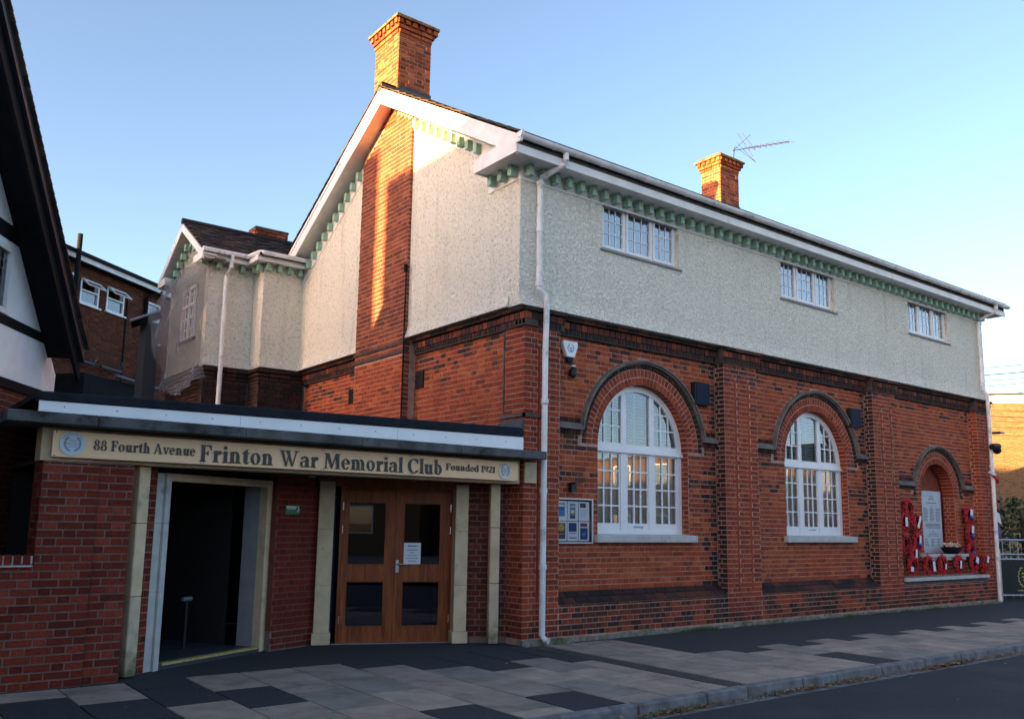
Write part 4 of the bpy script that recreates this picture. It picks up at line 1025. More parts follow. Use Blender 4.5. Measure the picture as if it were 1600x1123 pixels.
# flower bowl
t = thing('flower_bowl', 'black oval bowl of cream flowers standing on the niche shelf', 'flower bowl', (11.65,.12,1.075))
mb = MB()
for k in range(16):
    a = 2*PI*k/16
vs = []; fs = []
for j, (rr_, z) in enumerate(((.20,1.077),(.31,1.13),(.38,1.21),(.36,1.215))):
    for k in range(20): a = 2*PI*k/20; vs.append((11.65+rr_*math.cos(a), .10+rr_*.38*math.sin(a), z))
for j in range(3):
    for k in range(20): fs.append((j*20+k, j*20+(k+1)%20, (j+1)*20+(k+1)%20, (j+1)*20+k))
fs += [tuple(range(20)), tuple(range(60,80))]
mb.add(vs, fs); mb.obj('bowl', BLK, t)
mb = MB(); rr = random.Random(5)
for k in range(60):
    a = rr.uniform(0, 2*PI); q = rr.uniform(0, .32); x, y, z = 11.65+q*math.cos(a), .10+q*.35*math.sin(a), 1.23+rr.uniform(0,.07); s_ = rr.uniform(.015,.03)
    mb.add([(x-s_,y,z),(x,y-s_,z),(x+s_,y,z),(x,y+s_,z),(x,y,z+s_),(x,y,z-s_)], [(0,1,4),(1,2,4),(2,3,4),(3,0,4),(1,0,5),(2,1,5),(3,2,5),(0,3,5)])
mb.obj('flowers', FLOW, t)
# wreaths
def wreath_mesh(seed):
    mb = MB(); rr = random.Random(seed)
    for ringr, cnt, dep in ((.150, 13, .075), (.185, 16, .05), (.115, 10, .055)):
        for k in range(cnt):
            a = 2*PI*(k+rr.uniform(-.2,.2))/cnt; o = Vector((ringr*math.cos(a), -dep+rr.uniform(-.01,.01), ringr*math.sin(a)))
            tilt = Vector((math.cos(a)*rr.uniform(.0,.6)*(1 if ringr > .12 else -1), -1, math.sin(a)*rr.uniform(.0,.6)*(1 if ringr > .12 else -1))).normalized(); u = tilt.cross(Vector((0,0,1))).normalized(); v = tilt.cross(u)
            for q in range(4):      # four cupped petals
                b0 = q*PI/2+rr.uniform(-.2,.2); s_ = rr.uniform(.034,.042); e = [o+u*s_*c_*math.cos(b0+d_)+v*s_*c_*math.sin(b0+d_)+tilt*l_ for c_, d_, l_ in ((.1,0,0),(.8,-.7,.004),(1.05,-.25,.014),(1.05,.25,.012),(.8,.7,.005))]
                mb.add(e, [(0,1,2,3,4)])
    return mb
def ring_mesh():
    mb = MB(); mb.tube([(.14*math.cos(2*PI*k/24), -.03, .14*math.sin(2*PI*k/24)) for k in range(25)], .042, 8, caps=False); return mb
WM = []
for s_ in range(3):
    o = wreath_mesh(s_).obj('poppies', REDP, recalc=False); WM.append(o.data); COL.objects.unlink(o); bpy.data.objects.remove(o)
o = ring_mesh().obj('ring', mat('wreath_backing', (.05,.008,.01), .9)); RM = o.data; COL.objects.unlink(o); bpy.data.objects.remove(o)
CARDW = mat('white_card', (.72,.74,.78), .6); CARDB = mat('blue_ribbon', (.06,.04,.30), .5)
wr = [  # x, z, card (dx,dz,w,h,tilt), ribbon, label
 (9.99,1.98,None,0,'poppy wreath without a card, topmost of the left hand cluster'),
 (9.80,1.72,(-.0,.0,.09,.18,.0),0,'poppy wreath with an upright white card, left edge of the upper cluster'),
 (10.28,1.70,(.02,.02,.07,.26,.5),0,'poppy wreath with a long slanted white card, second row beside the niche'),
 (9.80,1.30,None,0,'dark poppy wreath without a card, third row at the left edge'),
 (10.27,1.31,(.03,.06,.07,.16,.1),1,'poppy wreath with a white card and mauve ribbon, third row beside the niche shelf'),
 (9.86,.86,(-.12,-.06,.10,.09,.1),0,'poppy wreath with a small low white label, leftmost on the long stone shelf'),
 (10.12,1.06,(.0,.03,.07,.16,.2),0,'poppy wreath with a short white card tucked below the niche shelf corner'),
 (10.47,.86,(.13,-.02,.09,.20,-.1),0,'poppy wreath with a tall white card, second along the long stone shelf'),
 (11.05,.86,(.03,-.03,.05,.11,.1),0,'poppy wreath with a tiny pink centre card, third along the long stone shelf'),
 (11.73,.86,(-.01,.0,.07,.16,.15),0,'poppy wreath with a white card, alone right of the shelf middle below the bowl'),
 (12.40,.88,(.06,.06,.12,.13,.5),0,'poppy wreath with a wide slanted card, fifth along the long stone shelf'),
 (12.92,.87,(.03,.08,.08,.15,.4),0,'poppy wreath with a slanted white card at the right end of the long shelf'),
 (12.50,1.89,(.05,.07,.11,.14,.2),1,'poppy wreath with white card and blue ribbon, top of the right hand column'),
 (12.53,1.49,(.03,.10,.10,.16,.2),1,'poppy wreath with white card and blue ribbon, second down the right hand column'),
 (12.52,1.13,None,1,'pinkish poppy wreath with blue centre, lowest of the right hand column'),
]
for i, (x, z, card, rib, lab) in enumerate(wr):
    y = .16 if z > 1.0 else .06
    t = thing('poppy_wreath', lab, 'wreath', (x, y, z), 'poppy wreaths at the memorial')
    a = bpy.data.objects.new('ring', RM); COL.objects.link(a); a.parent = t
    a = bpy.data.objects.new('poppies', WM[i % 3]); COL.objects.link(a); a.parent = t; a.rotation_euler = (0, i*1.3, 0)
    a.scale = (1.0, 1.0, 1.0)
    if card:
        dx, dz, w_, h_, tl_ = card; mb = MB(); cs, sn = math.cos(tl_), math.sin(tl_)
        q = [(dx+a_*cs+b_*sn, dz-a_*sn+b_*cs) for a_, b_ in ((-w_/2,-h_/2),(w_/2,-h_/2),(w_/2,h_/2),(-w_/2,h_/2))]
        mb.prism([(x+a_, y-.105, z+b_) for a_, b_ in q], (0,-.003,0)); mb.obj('card', CARDW, t)
    if rib:
        mb = MB(); mb.tube([(x-.05,y-.10,z-.03),(x+.0,y-.115,z-.05),(x+.06,y-.10,z-.02)], .028, 6); mb.obj('ribbon', CARDB, t)
# stuff on the right pipe
t = thing('security_camera', 'black camera and floodlight clamped to the far right downpipe', 'camera', (13.35,-.15,3.3))
mb = MB(); mb.tube([(13.10,-.22,3.42),(13.34,-.26,3.44)], .07, 8); mb.tube([(13.34,-.2,3.40),(13.42,-.2,3.34)], .09, 8); mb.obj('camera_body', DARKM, t)
mb = MB(); mb.hexa([(13.38,-.3,3.74),(13.75,-.25,3.76),(13.75,-.05,3.76),(13.38,-.05,3.74),(13.38,-.3,3.78),(13.70,-.25,3.79),(13.70,-.05,3.79),(13.38,-.05,3.78)]); mb.obj('lamp_head', DARKM, t)
t = thing('ribbon_bow', 'red and white ribbon tied round the far right downpipe', 'ribbon', (13.25,-.15,2.7))
mb = MB(); mb.tube([(13.02,-.16,2.86),(13.12,-.2,2.80),(13.2,-.16,2.86),(13.28,-.18,2.80)], .028, 6); mb.obj('white_ribbon', CARDW, t)
mb = MB(); mb.tube([(13.2,-.16,2.78),(13.30,-.2,2.70),(13.38,-.17,2.62),(13.30,-.2,2.66),(13.42,-.16,2.75)], .028, 6); mb.obj('red_ribbon', REDP, t)
t = thing('hanging_flag', 'folded red white and blue flag hanging behind the far right downpipe', 'flag', (13.45,.0,1.5))
for nm, m, z0, z1, xx in (('red_band', REDP, 2.02, 2.3, 13.50), ('white_band', CARDW, 1.72, 2.02, 13.55), ('blue_band', CARDB, 1.42, 1.72, 13.52)):
    mb = MB(); mb.prism([(13.42,-.05,z1),(xx+.06,-.06,z1-.06),(xx+.16,-.05,z0),(13.46,-.05,z0+.08)], (0,.02,0)); mb.obj(nm, m, t)
# aerial on the second chimney
t = thing('tv_aerial', 'thin yagi television aerial standing on the right hand chimney', 'aerial', (8.85,3.6,10.2))
ST = mat('aerial_metal', (.03,.028,.03), .7)
mb = MB(); mb.tube([(9.50,3.9,10.2),(9.62,3.9,10.9)], .014, 6); mb.tube([(9.05,3.7,10.1),(9.50,3.9,10.3)], .02, 6); mb.obj('mast', ST, t)
mb = MB(); p0, p1 = Vector((9.55,3.9,10.80)), Vector((11.5,3.6,11.50)); mb.tube([p0, p1], .009, 6); mb.obj('boom', ST, t)
for k in range(8):
    q = p0.lerp(p1, .28+.10*k); mb = MB(); mb.tube([q+Vector((-.04,.13,.05)), q+Vector((.04,-.13,-.05))], .007, 5); mb.tube([q+Vector((0,0,-.055)), q+Vector((0,0,.055))], .007, 5); mb.obj('element', ST, t)
for a, b in (((9.70,3.95,10.98),(10.12,3.7,10.62)),((9.78,3.95,11.10),(10.2,3.7,10.60)),((9.62,3.9,10.85),(10.0,3.7,11.28)),((9.75,3.9,11.32),(10.10,3.7,10.72)),((9.95,3.9,11.38),(10.2,3.7,10.92))):
    mb = MB(); mb.tube([a, b], .0065, 5); mb.obj('reflector_rod', ST, t)

# ================================================================== ENTRANCE PORCH
porch = thing('entrance_porch', 'flat roofed entrance porch with concrete canopy, stone posts and brick walls', 'porch', (-2.9,.6,0))
PB = Bricks()
# front pier + low wall
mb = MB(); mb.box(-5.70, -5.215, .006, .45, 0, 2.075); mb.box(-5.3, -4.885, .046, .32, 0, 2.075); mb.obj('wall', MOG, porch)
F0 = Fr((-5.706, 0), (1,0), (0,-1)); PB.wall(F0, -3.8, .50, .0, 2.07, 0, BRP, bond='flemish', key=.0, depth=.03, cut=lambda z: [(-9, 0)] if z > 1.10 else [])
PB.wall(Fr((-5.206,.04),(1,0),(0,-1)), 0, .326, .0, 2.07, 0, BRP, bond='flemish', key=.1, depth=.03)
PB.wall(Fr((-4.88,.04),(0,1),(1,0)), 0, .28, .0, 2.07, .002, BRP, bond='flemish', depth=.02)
PB.wall(Fr((-5.706,.0),(0,1),(-1,0)), 0, .45, .9, 2.07, .0, BRP, bond='flemish', depth=.02)
# sliver of wall behind the left post
def seg(a, b, out=None):
    u = Vector((b[0]-a[0], b[1]-a[1], 0)); n = Vector((u.y, -u.x, 0)); return Fr(a, u, n), u.length
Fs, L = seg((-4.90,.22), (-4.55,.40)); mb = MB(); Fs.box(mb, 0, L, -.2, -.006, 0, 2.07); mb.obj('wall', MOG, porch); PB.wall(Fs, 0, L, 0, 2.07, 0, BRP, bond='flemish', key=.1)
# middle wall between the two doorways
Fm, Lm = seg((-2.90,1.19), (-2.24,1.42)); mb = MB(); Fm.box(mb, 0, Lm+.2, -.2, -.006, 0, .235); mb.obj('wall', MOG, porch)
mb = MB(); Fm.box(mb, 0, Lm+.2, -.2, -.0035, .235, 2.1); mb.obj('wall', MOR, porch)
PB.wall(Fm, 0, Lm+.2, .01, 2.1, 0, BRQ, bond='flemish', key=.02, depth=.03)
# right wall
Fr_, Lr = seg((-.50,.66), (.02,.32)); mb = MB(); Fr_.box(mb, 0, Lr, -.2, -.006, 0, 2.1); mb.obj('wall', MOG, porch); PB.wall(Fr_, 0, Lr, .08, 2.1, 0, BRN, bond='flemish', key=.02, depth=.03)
mb = MB(); mb.box(-9.5, -5.70, .006, .21, 0, 1.10); mb.obj('boundary_wall', MOG, porch)
x = -9.5
while x < -5.74: PB.one((x+.0375,.105,1.155), (1,0,0), Vector((0,-1,0)), (0,0,1), .066, .10, .12, BRP); x += .0755
mb = MB(); mb.box(-9.5, -5.715, -.03, .22, 1.098, 1.112); mb.box(-9.5,-5.715,.0,.2,1.112,1.195); mb.obj('creasing_course', STONEG, porch)
PB.build(porch, 300)
# posts
def post(cx, cy, ang, w_, z1, m, name='post'):
    parts = MB(); ca, sa = math.cos(ang), math.sin(ang); h = w_/2
    zs = [0.012, .78, 1.5, z1]
    for i in range(3):
        mb = MB(); q = [(cx+a*ca-b*sa, cy+a*sa+b*ca) for a, b in ((-h,-h),(h,-h),(h,h),(-h,h))]
        mb.hexa([(x, y, zs[i]+.002) for x, y in q]+[(x, y, zs[i+1]-.002) for x, y in q]); o = mb.obj(name, m if i else STOM, porch, bevel=.008)
post(-4.765, .235, R(26), .135, 2.075, STONE); post(-.225, .325, R(-24), .13, 2.075, STONE)
# lintel beam (stone ends) under the canopy
mb = MB(); mb.box(-5.735, -5.29, .02, .3, 2.075, 2.393); mb.box(-5.29, -.02, .05, .3, 2.078, 2.393); mb.obj('lintel', STONE, porch, bevel=.004)
mb = MB(); mb.box(-.005, .20, -.045, -.008, 2.09, 2.37); mb.obj('corbel_block', STOM, porch, bevel=.01)
# canopy slab, cast in lengths
for a, b in ((-6.08,-5.32),(-5.32,-3.9),(-3.9,-2.55),(-2.55,-1.2),(-1.2,.16)):
    mb = MB(); mb.box(a+.002, b-.002, -.30, -.02, 2.397, 2.50); mb.obj('canopy_slab', CONC, porch, bevel=.006)
mb = MB(); mb.box(-6.08, .0, -.02, .4, 2.397, 2.49); mb.obj('canopy_bed', CONC, porch)
# white fascia panels and felt kerb, rising slightly to the right
def fz(x): return 2.632+(x+5.79)/5.79*.068
for a, b in ((-5.79,-3.86),(-3.86,-1.93),(-1.93,-.004)):
    mb = MB(); mb.hexa([(a+.002,0,2.50),(b-.002,0,2.50),(b-.002,.03,2.50),(a+.002,.03,2.50),(a+.002,0,fz(a)),(b-.002,0,fz(b)),(b-.002,.03,fz(b)),(a+.002,.03,fz(a))]); o = mb.obj('fascia_panel', PANW, porch)
    x = a+.22
    while x < b-.1:
        sm = MB(); sm.tube([(x, -.003, (2.5+fz(x))/2+.02), (x, .001, (2.5+fz(x))/2+.02)], .008, 6); sm.obj('fixing_cap', GREYP, o); x += .47
mb = MB(); a, b = -5.79, -.03; mb.hexa([(a,-.02,fz(a)),(b,-.02,fz(b)),(b,.25,fz(b)),(a,.25,fz(a)),(a,-.02,fz(a)+.088),(b,-.02,fz(b)+.125),(b,.25,fz(b)+.125),(a,.25,fz(a)+.088)]); mb.obj('felt_kerb', FELT, porch, bevel=.012)
mb = MB(); mb.box(-5.79, -.04, .25, 7.1, 2.68, 2.74); mb.obj('flat_roof', FELT, porch)
mb = MB(); mb.hexa([(-.05,.0,2.80),(-.005,.0,2.80),(-.005,.62,2.80),(-.05,.62,2.80),(-.02,.0,2.96),(-.005,.0,2.96),(-.005,.55,2.93),(-.02,.55,2.93)]); mb.obj('flashing', LEAD, porch)
# ceiling + floor + interior
mb = MB(); mb.box(-5.6, -.05, .3, 4.4, 2.10, 2.14); mb.obj('ceiling', IN, porch)
mb = MB(); mb.box(-5.5, -.05, 4.3, 4.4, 0, 2.1); mb.obj('inner_wall', IN, porch)
mb = MB(); mb.tube([(-2.55,1.0,2.10),(-2.55,1.0,2.085)], .05, 12); mb.obj('downlight', STEEL, porch)
# left doorway
Fl, Ll = seg((-4.35,.53), (-3.05,1.20))
for a, b, dd in ((-.225,-.12,.0),(-.12,-.05,.03),(1.50,1.56,.02),(1.57,1.69,.0)):
    zs = [0,.8,1.5,2.03 if a < 0 or a > 1.5 else 1.95]
    for i in range(3):
        mb = MB(); Fl.box(mb, a+.001, b-.001, -.12-.03*(dd>0), dd-.02*(a>1), zs[i]+.001, zs[i+1]-.001); mb.obj('jamb', STONEG if a < 0 else STONE, porch, bevel=.003)
mb = MB(); Fl.box(mb, -.12, 1.56, -.1, .02, 1.95, 2.03); mb.obj('head', STONE, porch)
mb = MB(); Fl.box(mb, 1.50, 1.56, -.36, -.12, .05, 1.95); mb.obj('reveal_lining', mat('grey_lining', (.30,.30,.31), .7, noise=(3,.2)), porch)
mb = MB(); Fl.box(mb, -.05, 1.50, -3.0, .0, .0, .045); mb.obj('floor', INF, porch)
mb = MB(); Fl.box(mb, .0, 1.46, -.05, .03, .045, .068); mb.obj('nosing', YEL, porch)
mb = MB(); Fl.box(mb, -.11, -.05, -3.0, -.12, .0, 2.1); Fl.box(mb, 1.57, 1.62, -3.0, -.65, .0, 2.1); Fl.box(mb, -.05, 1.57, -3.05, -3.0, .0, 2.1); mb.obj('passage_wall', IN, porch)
mb = MB(); Fl.box(mb, -.045, -.035, -.42, -.18, 1.34, 1.62); o = mb.obj('wall_notice', PAPER, None); tag(o, 'pale notice fixed inside the open left doorway', 'notice')
# post with T top inside the passage
t = thing('barrier_post', 'slim metal post with a short crossbar standing inside the dark doorway', 'post', (Fl.P(.95,-.5,.045)))
p = Fl.P(1.05,-.75,0); mb = MB(); mb.tube([p+Vector((0,0,.045)), p+Vector((0,0,.60))], .022, 10); mb.obj('shaft', DARKM, t)
mb = MB(); mb.tube([p-Fl.u*.07+Vector((0,0,.61)), p+Fl.u*.07+Vector((0,0,.61))], .025, 10); mb.obj('crossbar', GREYP, t)
# glazed oak doors
Fd, Ld = seg((-1.95,1.38), (-.57,.80))
def leafdoor(a, b, ga, gb, handle):
    mb = MB(); T = .045
    Fd.box(mb, a, ga, -T, 0, .015, 1.955); Fd.box(mb, gb, b, -T, 0, .015, 1.955)
    leaf = mb.obj('door', OAK, porch)
    for z0, z1 in ((.015,.21),(.79,.995),(1.81,1.955)):
        m2 = MB(); Fd.box(m2, ga, gb, -T, -.002, z0, z1); m2.obj('rail', OAK, leaf)
    for z0, z1 in ((.21,.79),(.995,1.81)):
        m2 = MB()
        Fd.box(m2, ga, ga+.012, -.012, .004, z0, z1); Fd.box(m2, gb-.012, gb, -.012, .004, z0, z1); Fd.box(m2, ga+.012, gb-.012, -.012, .004, z0, z0+.012); Fd.box(m2, ga+.012, gb-.012, -.012, .004, z1-.012, z1); m2.obj('bead', OAK, leaf)
        m2 = MB(); m2.add([Fd.P(ga,-.02,z0),Fd.P(gb,-.02,z0),Fd.P(gb,-.02,z1),Fd.P(ga,-.02,z1)], [(0,1,2,3)]); m2.obj('pane', GLD, leaf, recalc=False)
    if handle:
        m2 = MB(); Fd.box(m2, .745, .785, 0, .01, .90, 1.06); m2.tube([Fd.P(.765,.0,1.01),Fd.P(.765,.05,1.01),Fd.P(.78,.055,1.01),Fd.P(.90,.055,1.005)], .011, 8); m2.tube([Fd.P(.765,.01,.94),Fd.P(.765,.02,.94)], .014, 10); m2.obj('handle', STEEL, leaf)
    for hz in (.3, 1.45, 1.75):
        m2 = MB(); x = a if not handle else b; m2.tube([Fd.P(x,.008,hz-.05), Fd.P(x,.008,hz+.05)], .009, 6); m2.obj('hinge', STEEL, leaf)
leafdoor(.035, .7235, .105, .60, False); leafdoor(.7275, 1.465, .835, 1.335, True)
mb = MB(); Fd.box(mb, 0, .03, -.07, .02, 0, 2.0); Fd.box(mb, 1.47, 1.505, -.07, .02, 0, 2.0); Fd.box(mb, .03, 1.47, -.07, .02, 1.96, 2.0); mb.obj('door_frame', OAK, porch)
mb = MB(); Fd.box(mb, -.05, 1.55, -.07, .06, -.0, .013); mb.obj('threshold', STEEL, porch)
mb = MB(); Fd.box(mb, -.1, 1.6, -1.6, -1.55, 0, 2.1); Fd.box(mb, -.1,-.05,-1.55,-.1,0,2.1); mb.obj('lobby_wall', mat('navy_lobby', (.02,.03,.06), .7), porch)
for a, b in ((-.285,-.09),(1.49,1.66)):
    zs = [.012,.16,.75,1.45,2.06]
    for i in range(4):
        e = .018 if i == 0 else 0
        mb = MB(); Fd.box(mb, a-e, b+e, -.1, .17+e if a < 0 else .24+e, zs[i]+.001, zs[i+1]-.001); mb.obj('jamb', STONE, porch, bevel=.004)
mb = MB(); Fd.box(mb, -.30, 1.67, -.1, .15, 2.0, 2.10); mb.obj('head', OAK, porch)
t = thing('door_notice', 'white paper notice of printed lines taped inside the right oak door', 'notice', Fd.P(.965,.0,1.0))
mb = MB(); Fd.box(mb, .85, 1.075, -.018, -.014, .998, 1.285); mb.obj('sheet', PAPER, t)
mb = MB()
for k, (a, b, h) in enumerate(((.90,1.03,.016),(.89,1.04,.011),(.93,.99,.011),(.90,1.03,.010),(.89,1.04,.010),(.91,1.02,.01))):
    z = 1.235-k*.036-.012*(k > 0); x = a; rq = random.Random(k)
    while x < b: l_ = rq.uniform(.008,.026); Fd.box(mb, x, min(x+l_, b), -.014, -.0132, z, z+h); x += l_+.006
stuff(mb.obj('lettering', INK, t))
t = thing('safety_sign', 'small green safety sign on the dark red brick between the doorways', 'sign', Fm.P(.3,.01,1.6))
mb = MB(); Fm.box(mb, .13, .36, .0, .012, 1.63, 1.745); mb.obj('plate', GREENS, t)
mb = MB(); Fm.box(mb, .14, .30, .012, .0135, 1.705, 1.73); Fm.box(mb, .15,.29,.012,.0135,1.69,1.697)
for a, z in ((.325,1.72),(.34,1.69),(.32,1.67)): Fm.box(mb, a, a+.015, .012, .0135, z-.012, z+.012)
mb.obj('symbol', PAPER, t)
# ------------------------------------------------------------------ sign with lettering
sign = thing('club_sign', 'long tan signboard lettered with the club name and address above the doors', 'sign', (-2.9,-.05,2.1))
mb = MB(); mb.box(-5.655, -.135, -.062, -.02, 2.108, 2.356); mb.obj('board', SIGNB, sign, bevel=.003)
mb = MB(); mb.box(-5.6, -.2, -.02, .05, 2.15, 2.33); mb.obj('batten', STONE, sign)
SD = -.062
class Gl:
    """heavy old-style serif glyphs made of stems, hairlines, serifs and swelled bowls"""
    def __init__(s): s.p = []
    def q(s, *pts): s.p.append(list(pts))
    def stem(s, x, w, y0, y1, sb=1, st=1, e=.07, t=.045):
        s.q((x,y0),(x+w,y0),(x+w*.93,(y0+y1)/2),(x+w,y1),(x,y1),(x+w*.07,(y0+y1)/2))
        if sb: s.q((x-e,y0),(x+w+e,y0),(x+w+e*.8,y0+t*.6),(x+w,y0+t*1.4),(x,y0+t*1.4),(x-e*.8,y0+t*.6))
        if st == 1: s.q((x-e,y1),(x+w+e,y1),(x+w+e*.8,y1-t*.6),(x+w,y1-t*1.4),(x,y1-t*1.4),(x-e*.8,y1-t*.6))
        if st == 2: s.q((x-e*1.1,y1-.09),(x,y1-.05),(x+w,y1+.01),(x+w,y1-.12),(x,y1-.12))
    def bowl(s, cx, cy, rx, ry, w, h, a0=0, a1=360, n=26, tilt=.0):
        for k in range(n):
            t0, t1 = [math.radians(a0+(a1-a0)*j/n) for j in (k, k+1)]
            s.q(*[(cx+(rx-(w if inn else 0))*math.cos(t)+(tilt*math.sin(t) if inn else 0), cy+(ry-(h if inn else 0))*math.sin(t)) for t, inn in ((t0,0),(t1,0),(t1,1),(t0,1))])
def glyph(ch):
    g = Gl(); X = .50; C_ = .72; S = .185; H = .045
    if ch == 'F': g.stem(.08,S,0,C_); g.q((.2,C_),(.56,C_),(.57,.50),(.53,.50),(.47,.66),(.2,.665)); g.q((.22,.40),(.40,.40),(.40,.345),(.22,.345)); g.q((.38,.47),(.43,.47),(.43,.27),(.38,.27)); w = .60
    elif ch == 'r': g.stem(.08,S,0,X,1,2); g.q((.22,.30),(.30,.43),(.36,.40),(.24,.26)); g.bowl(.37,.425,.085,.085,.085,.085); w = .46
    elif ch == 'i': g.stem(.08,S,0,X,1,2); g.bowl(.155,.645,.085,.085,.085,.085); w = .32
    elif ch in 'nmh':
        g.stem(.08,S,0,C_+.03 if ch == 'h' else X,1,2)
        xs = [.36] if ch != 'm' else [.36,.64]
        for x in xs: g.stem(x,S,0,.34,1,0); g.bowl(x-.02,.33,.175,.185,.15,.06,0,130)
        w = xs[-1]+S+.10
    elif ch == 't': g.q((.09,.13),(.09+S,.13),(.09+S,.66),(.16,.60),(.09,.52)); g.q((.01,.50),(.37,.50),(.37,.44),(.01,.44)); g.bowl(.235,.15,.145,.165,.14,.10,180,300); g.q((.27,.02),(.37,.07),(.36,.10),(.28,.09)); w = .40
    elif ch == 'o': g.bowl(.27,.25,.25,.265,.15,.045,tilt=-.02); w = .56
    elif ch == 'W':
        g.q((.04,C_),(.21,C_),(.42,0),(.34,0)); g.q((.50,C_),(.56,C_),(.42,0),(.36,0)); g.q((.36,C_),(.53,C_),(.74,0),(.66,0)); g.q((.90,C_),(.95,C_),(.74,0),(.69,0))
        for x in (.0,.32,.80): g.q((x,C_),(x+.27,C_),(x+.27,C_-.04),(x,C_-.04))
        w = 1.08
    elif ch == 'a': g.stem(.33,S,.03,.36,0,0); g.q((.33,0),(.56,0),(.56,.04),(.48,.10),(.33,.10)); g.bowl(.30,.345,.19,.165,.15,.05,0,150); g.bowl(.13,.40,.06,.06,.06,.06); g.bowl(.21,.14,.17,.15,.12,.04,60,300); g.q((.26,.30),(.36,.33),(.36,.28),(.27,.26)); g.q((.24,-.01),(.36,.07),(.36,.13),(.26,.03)); w = .58
    elif ch == 'M': g.q((.10,0),(.16,0),(.20,C_),(.13,C_)); g.q((.10,C_),(.30,C_),(.52,.12),(.44,.0)); g.q((.44,.0),(.50,.0),(.76,C_),(.68,C_)); g.q((.68,C_),(.88,C_),(.90,0),(.74,0)); [g.q((x,y),(x+l,y),(x+l,y+.042),(x,y+.042)) for x, y, l in ((.03,0,.20),(.66,0,.31),(.03,C_-.042,.25),(.68,C_-.042,.28))]; w = 1.0
    elif ch == 'e': g.bowl(.26,.25,.24,.265,.15,.045,20,325,tilt=-.02); g.q((.14,.29),(.48,.29),(.47,.25),(.14,.245)); g.q((.36,.29),(.50,.25),(.49,.36),(.42,.42)); w = .53
    elif ch == 'l': g.stem(.08,S,0,C_+.04,1,2); w = .31
    elif ch == 'C': g.bowl(.40,.36,.37,.375,.18,.055,48,315,tilt=-.02); g.q((.60,.72),(.68,.72),(.69,.48),(.65,.48),(.56,.64)); g.q((.62,.05),(.71,.15),(.70,.20),(.58,.10)); w = .74
    elif ch == 'u': g.stem(.08,S,.10,X,0,2); g.bowl(.26,.17,.18,.185,.15,.06,180,330); g.stem(.36,S,0,X,0,2); g.q((.36,0),(.60,0),(.60,.04),(.5,.09),(.36,.09)); w = .62
    elif ch == 'b': g.stem(.08,S,.03,C_+.03,0,2); g.bowl(.30,.25,.25,.265,.15,.045,-140,140); w = .59
    elif ch == 'd': g.stem(.36,S,0,C_+.03,0,2); g.q((.36,0),(.58,0),(.58,.05),(.36,.08)); g.bowl(.26,.25,.24,.265,.15,.045,40,320); w = .61
    elif ch == 'A': g.q((.30,C_+.02),(.40,C_+.02),(.70,0),(.52,0)); g.q((.30,C_+.02),(.37,C_+.02),(.13,0),(.06,0)); g.q((.16,.24),(.52,.24),(.52,.20),(.15,.20)); g.q((.0,0),(.22,0),(.22,.042),(.0,.042)); g.q((.44,0),(.77,0),(.77,.042),(.44,.042)); w = .76
    elif ch == 'v': g.q((.04,X),(.21,X),(.34,0),(.26,0)); g.q((.46,X),(.52,X),(.34,0),(.27,0)); g.q((.0,X),(.26,X),(.26,X-.04),(.0,X-.04)); g.q((.38,X),(.58,X),(.58,X-.04),(.38,X-.04)); w = .57
    elif ch == '8': g.bowl(.27,.54,.20,.19,.12,.045); g.bowl(.27,.19,.25,.20,.14,.045); w = .56
    elif ch == '1': g.stem(.12,S,0,C_,1,0); g.q((.02,.62),(.02,.58),(.13,.60),(.27,C_),(.2,C_)); w = .38
    elif ch == '9': g.bowl(.27,.50,.24,.22,.14,.045); g.bowl(.20,.38,.31,.38,.14,.05,-75,20); w = .56
    elif ch == '2': g.bowl(.25,.52,.22,.20,.13,.05,-25,170); g.q((.46,.47),(.32,.40),(.06,.10),(.06,.0),(.20,.11),(.44,.36)); g.q((.05,0),(.49,0),(.52,.16),(.47,.16),(.42,.10),(.05,.10)); w = .55
    else: w = .26
    return g.p, w
def lettering(text, x0, x1, z, cap, parent, dz=0):
    sc = cap/.72; tot = sum(glyph(c)[1]+.015 for c in text); sx = (x1-x0)/tot; x = x0
    for c in text:
        P_, w_ = glyph(c)
        if P_:
            mb = MB()
            for i, poly in enumerate(P_):
                mb.prism([(x+px*sx, SD-.010-.00015*(i % 7), z+py*sc+dz*(x-x0)) for px, py in poly], (0,.010,0))
            mb.obj('letter', LTR, parent)
        x += (w_+.015)*sx
lettering('88 Fourth Avenue', -5.30, -4.33, 2.190, .100, sign)
lettering('Frinton War Memorial Club', -4.29, -1.32, 2.138, .172, sign)
lettering('Founded 1921', -1.27, -.51, 2.200, .082, sign)
def builtin_text(s_, size, x, z, y, parent, m, ang=0):
    cu = bpy.data.curves.new('t', 'FONT'); cu.body = s_; cu.size = size; cu.align_x = 'CENTER'; cu.align_y = 'CENTER'; cu.extrude = .0004
    to = bpy.data.objects.new('t', cu); COL.objects.link(to); bpy.context.view_layer.update()
    me = bpy.data.meshes.new_from_object(to.evaluated_get(bpy.context.evaluated_depsgraph_get())); bpy.data.objects.remove(to)
    me.materials.clear(); me.materials.append(m); o = bpy.data.objects.new('letter', me); COL.objects.link(o)
    mw = Matrix.Translation((x, y, z)) @ Matrix.Rotation(ang, 4, 'Y') @ Matrix.Rotation(PI/2, 4, 'X'); o.parent = parent; o.matrix_basis = wm(parent).inverted() @ mw
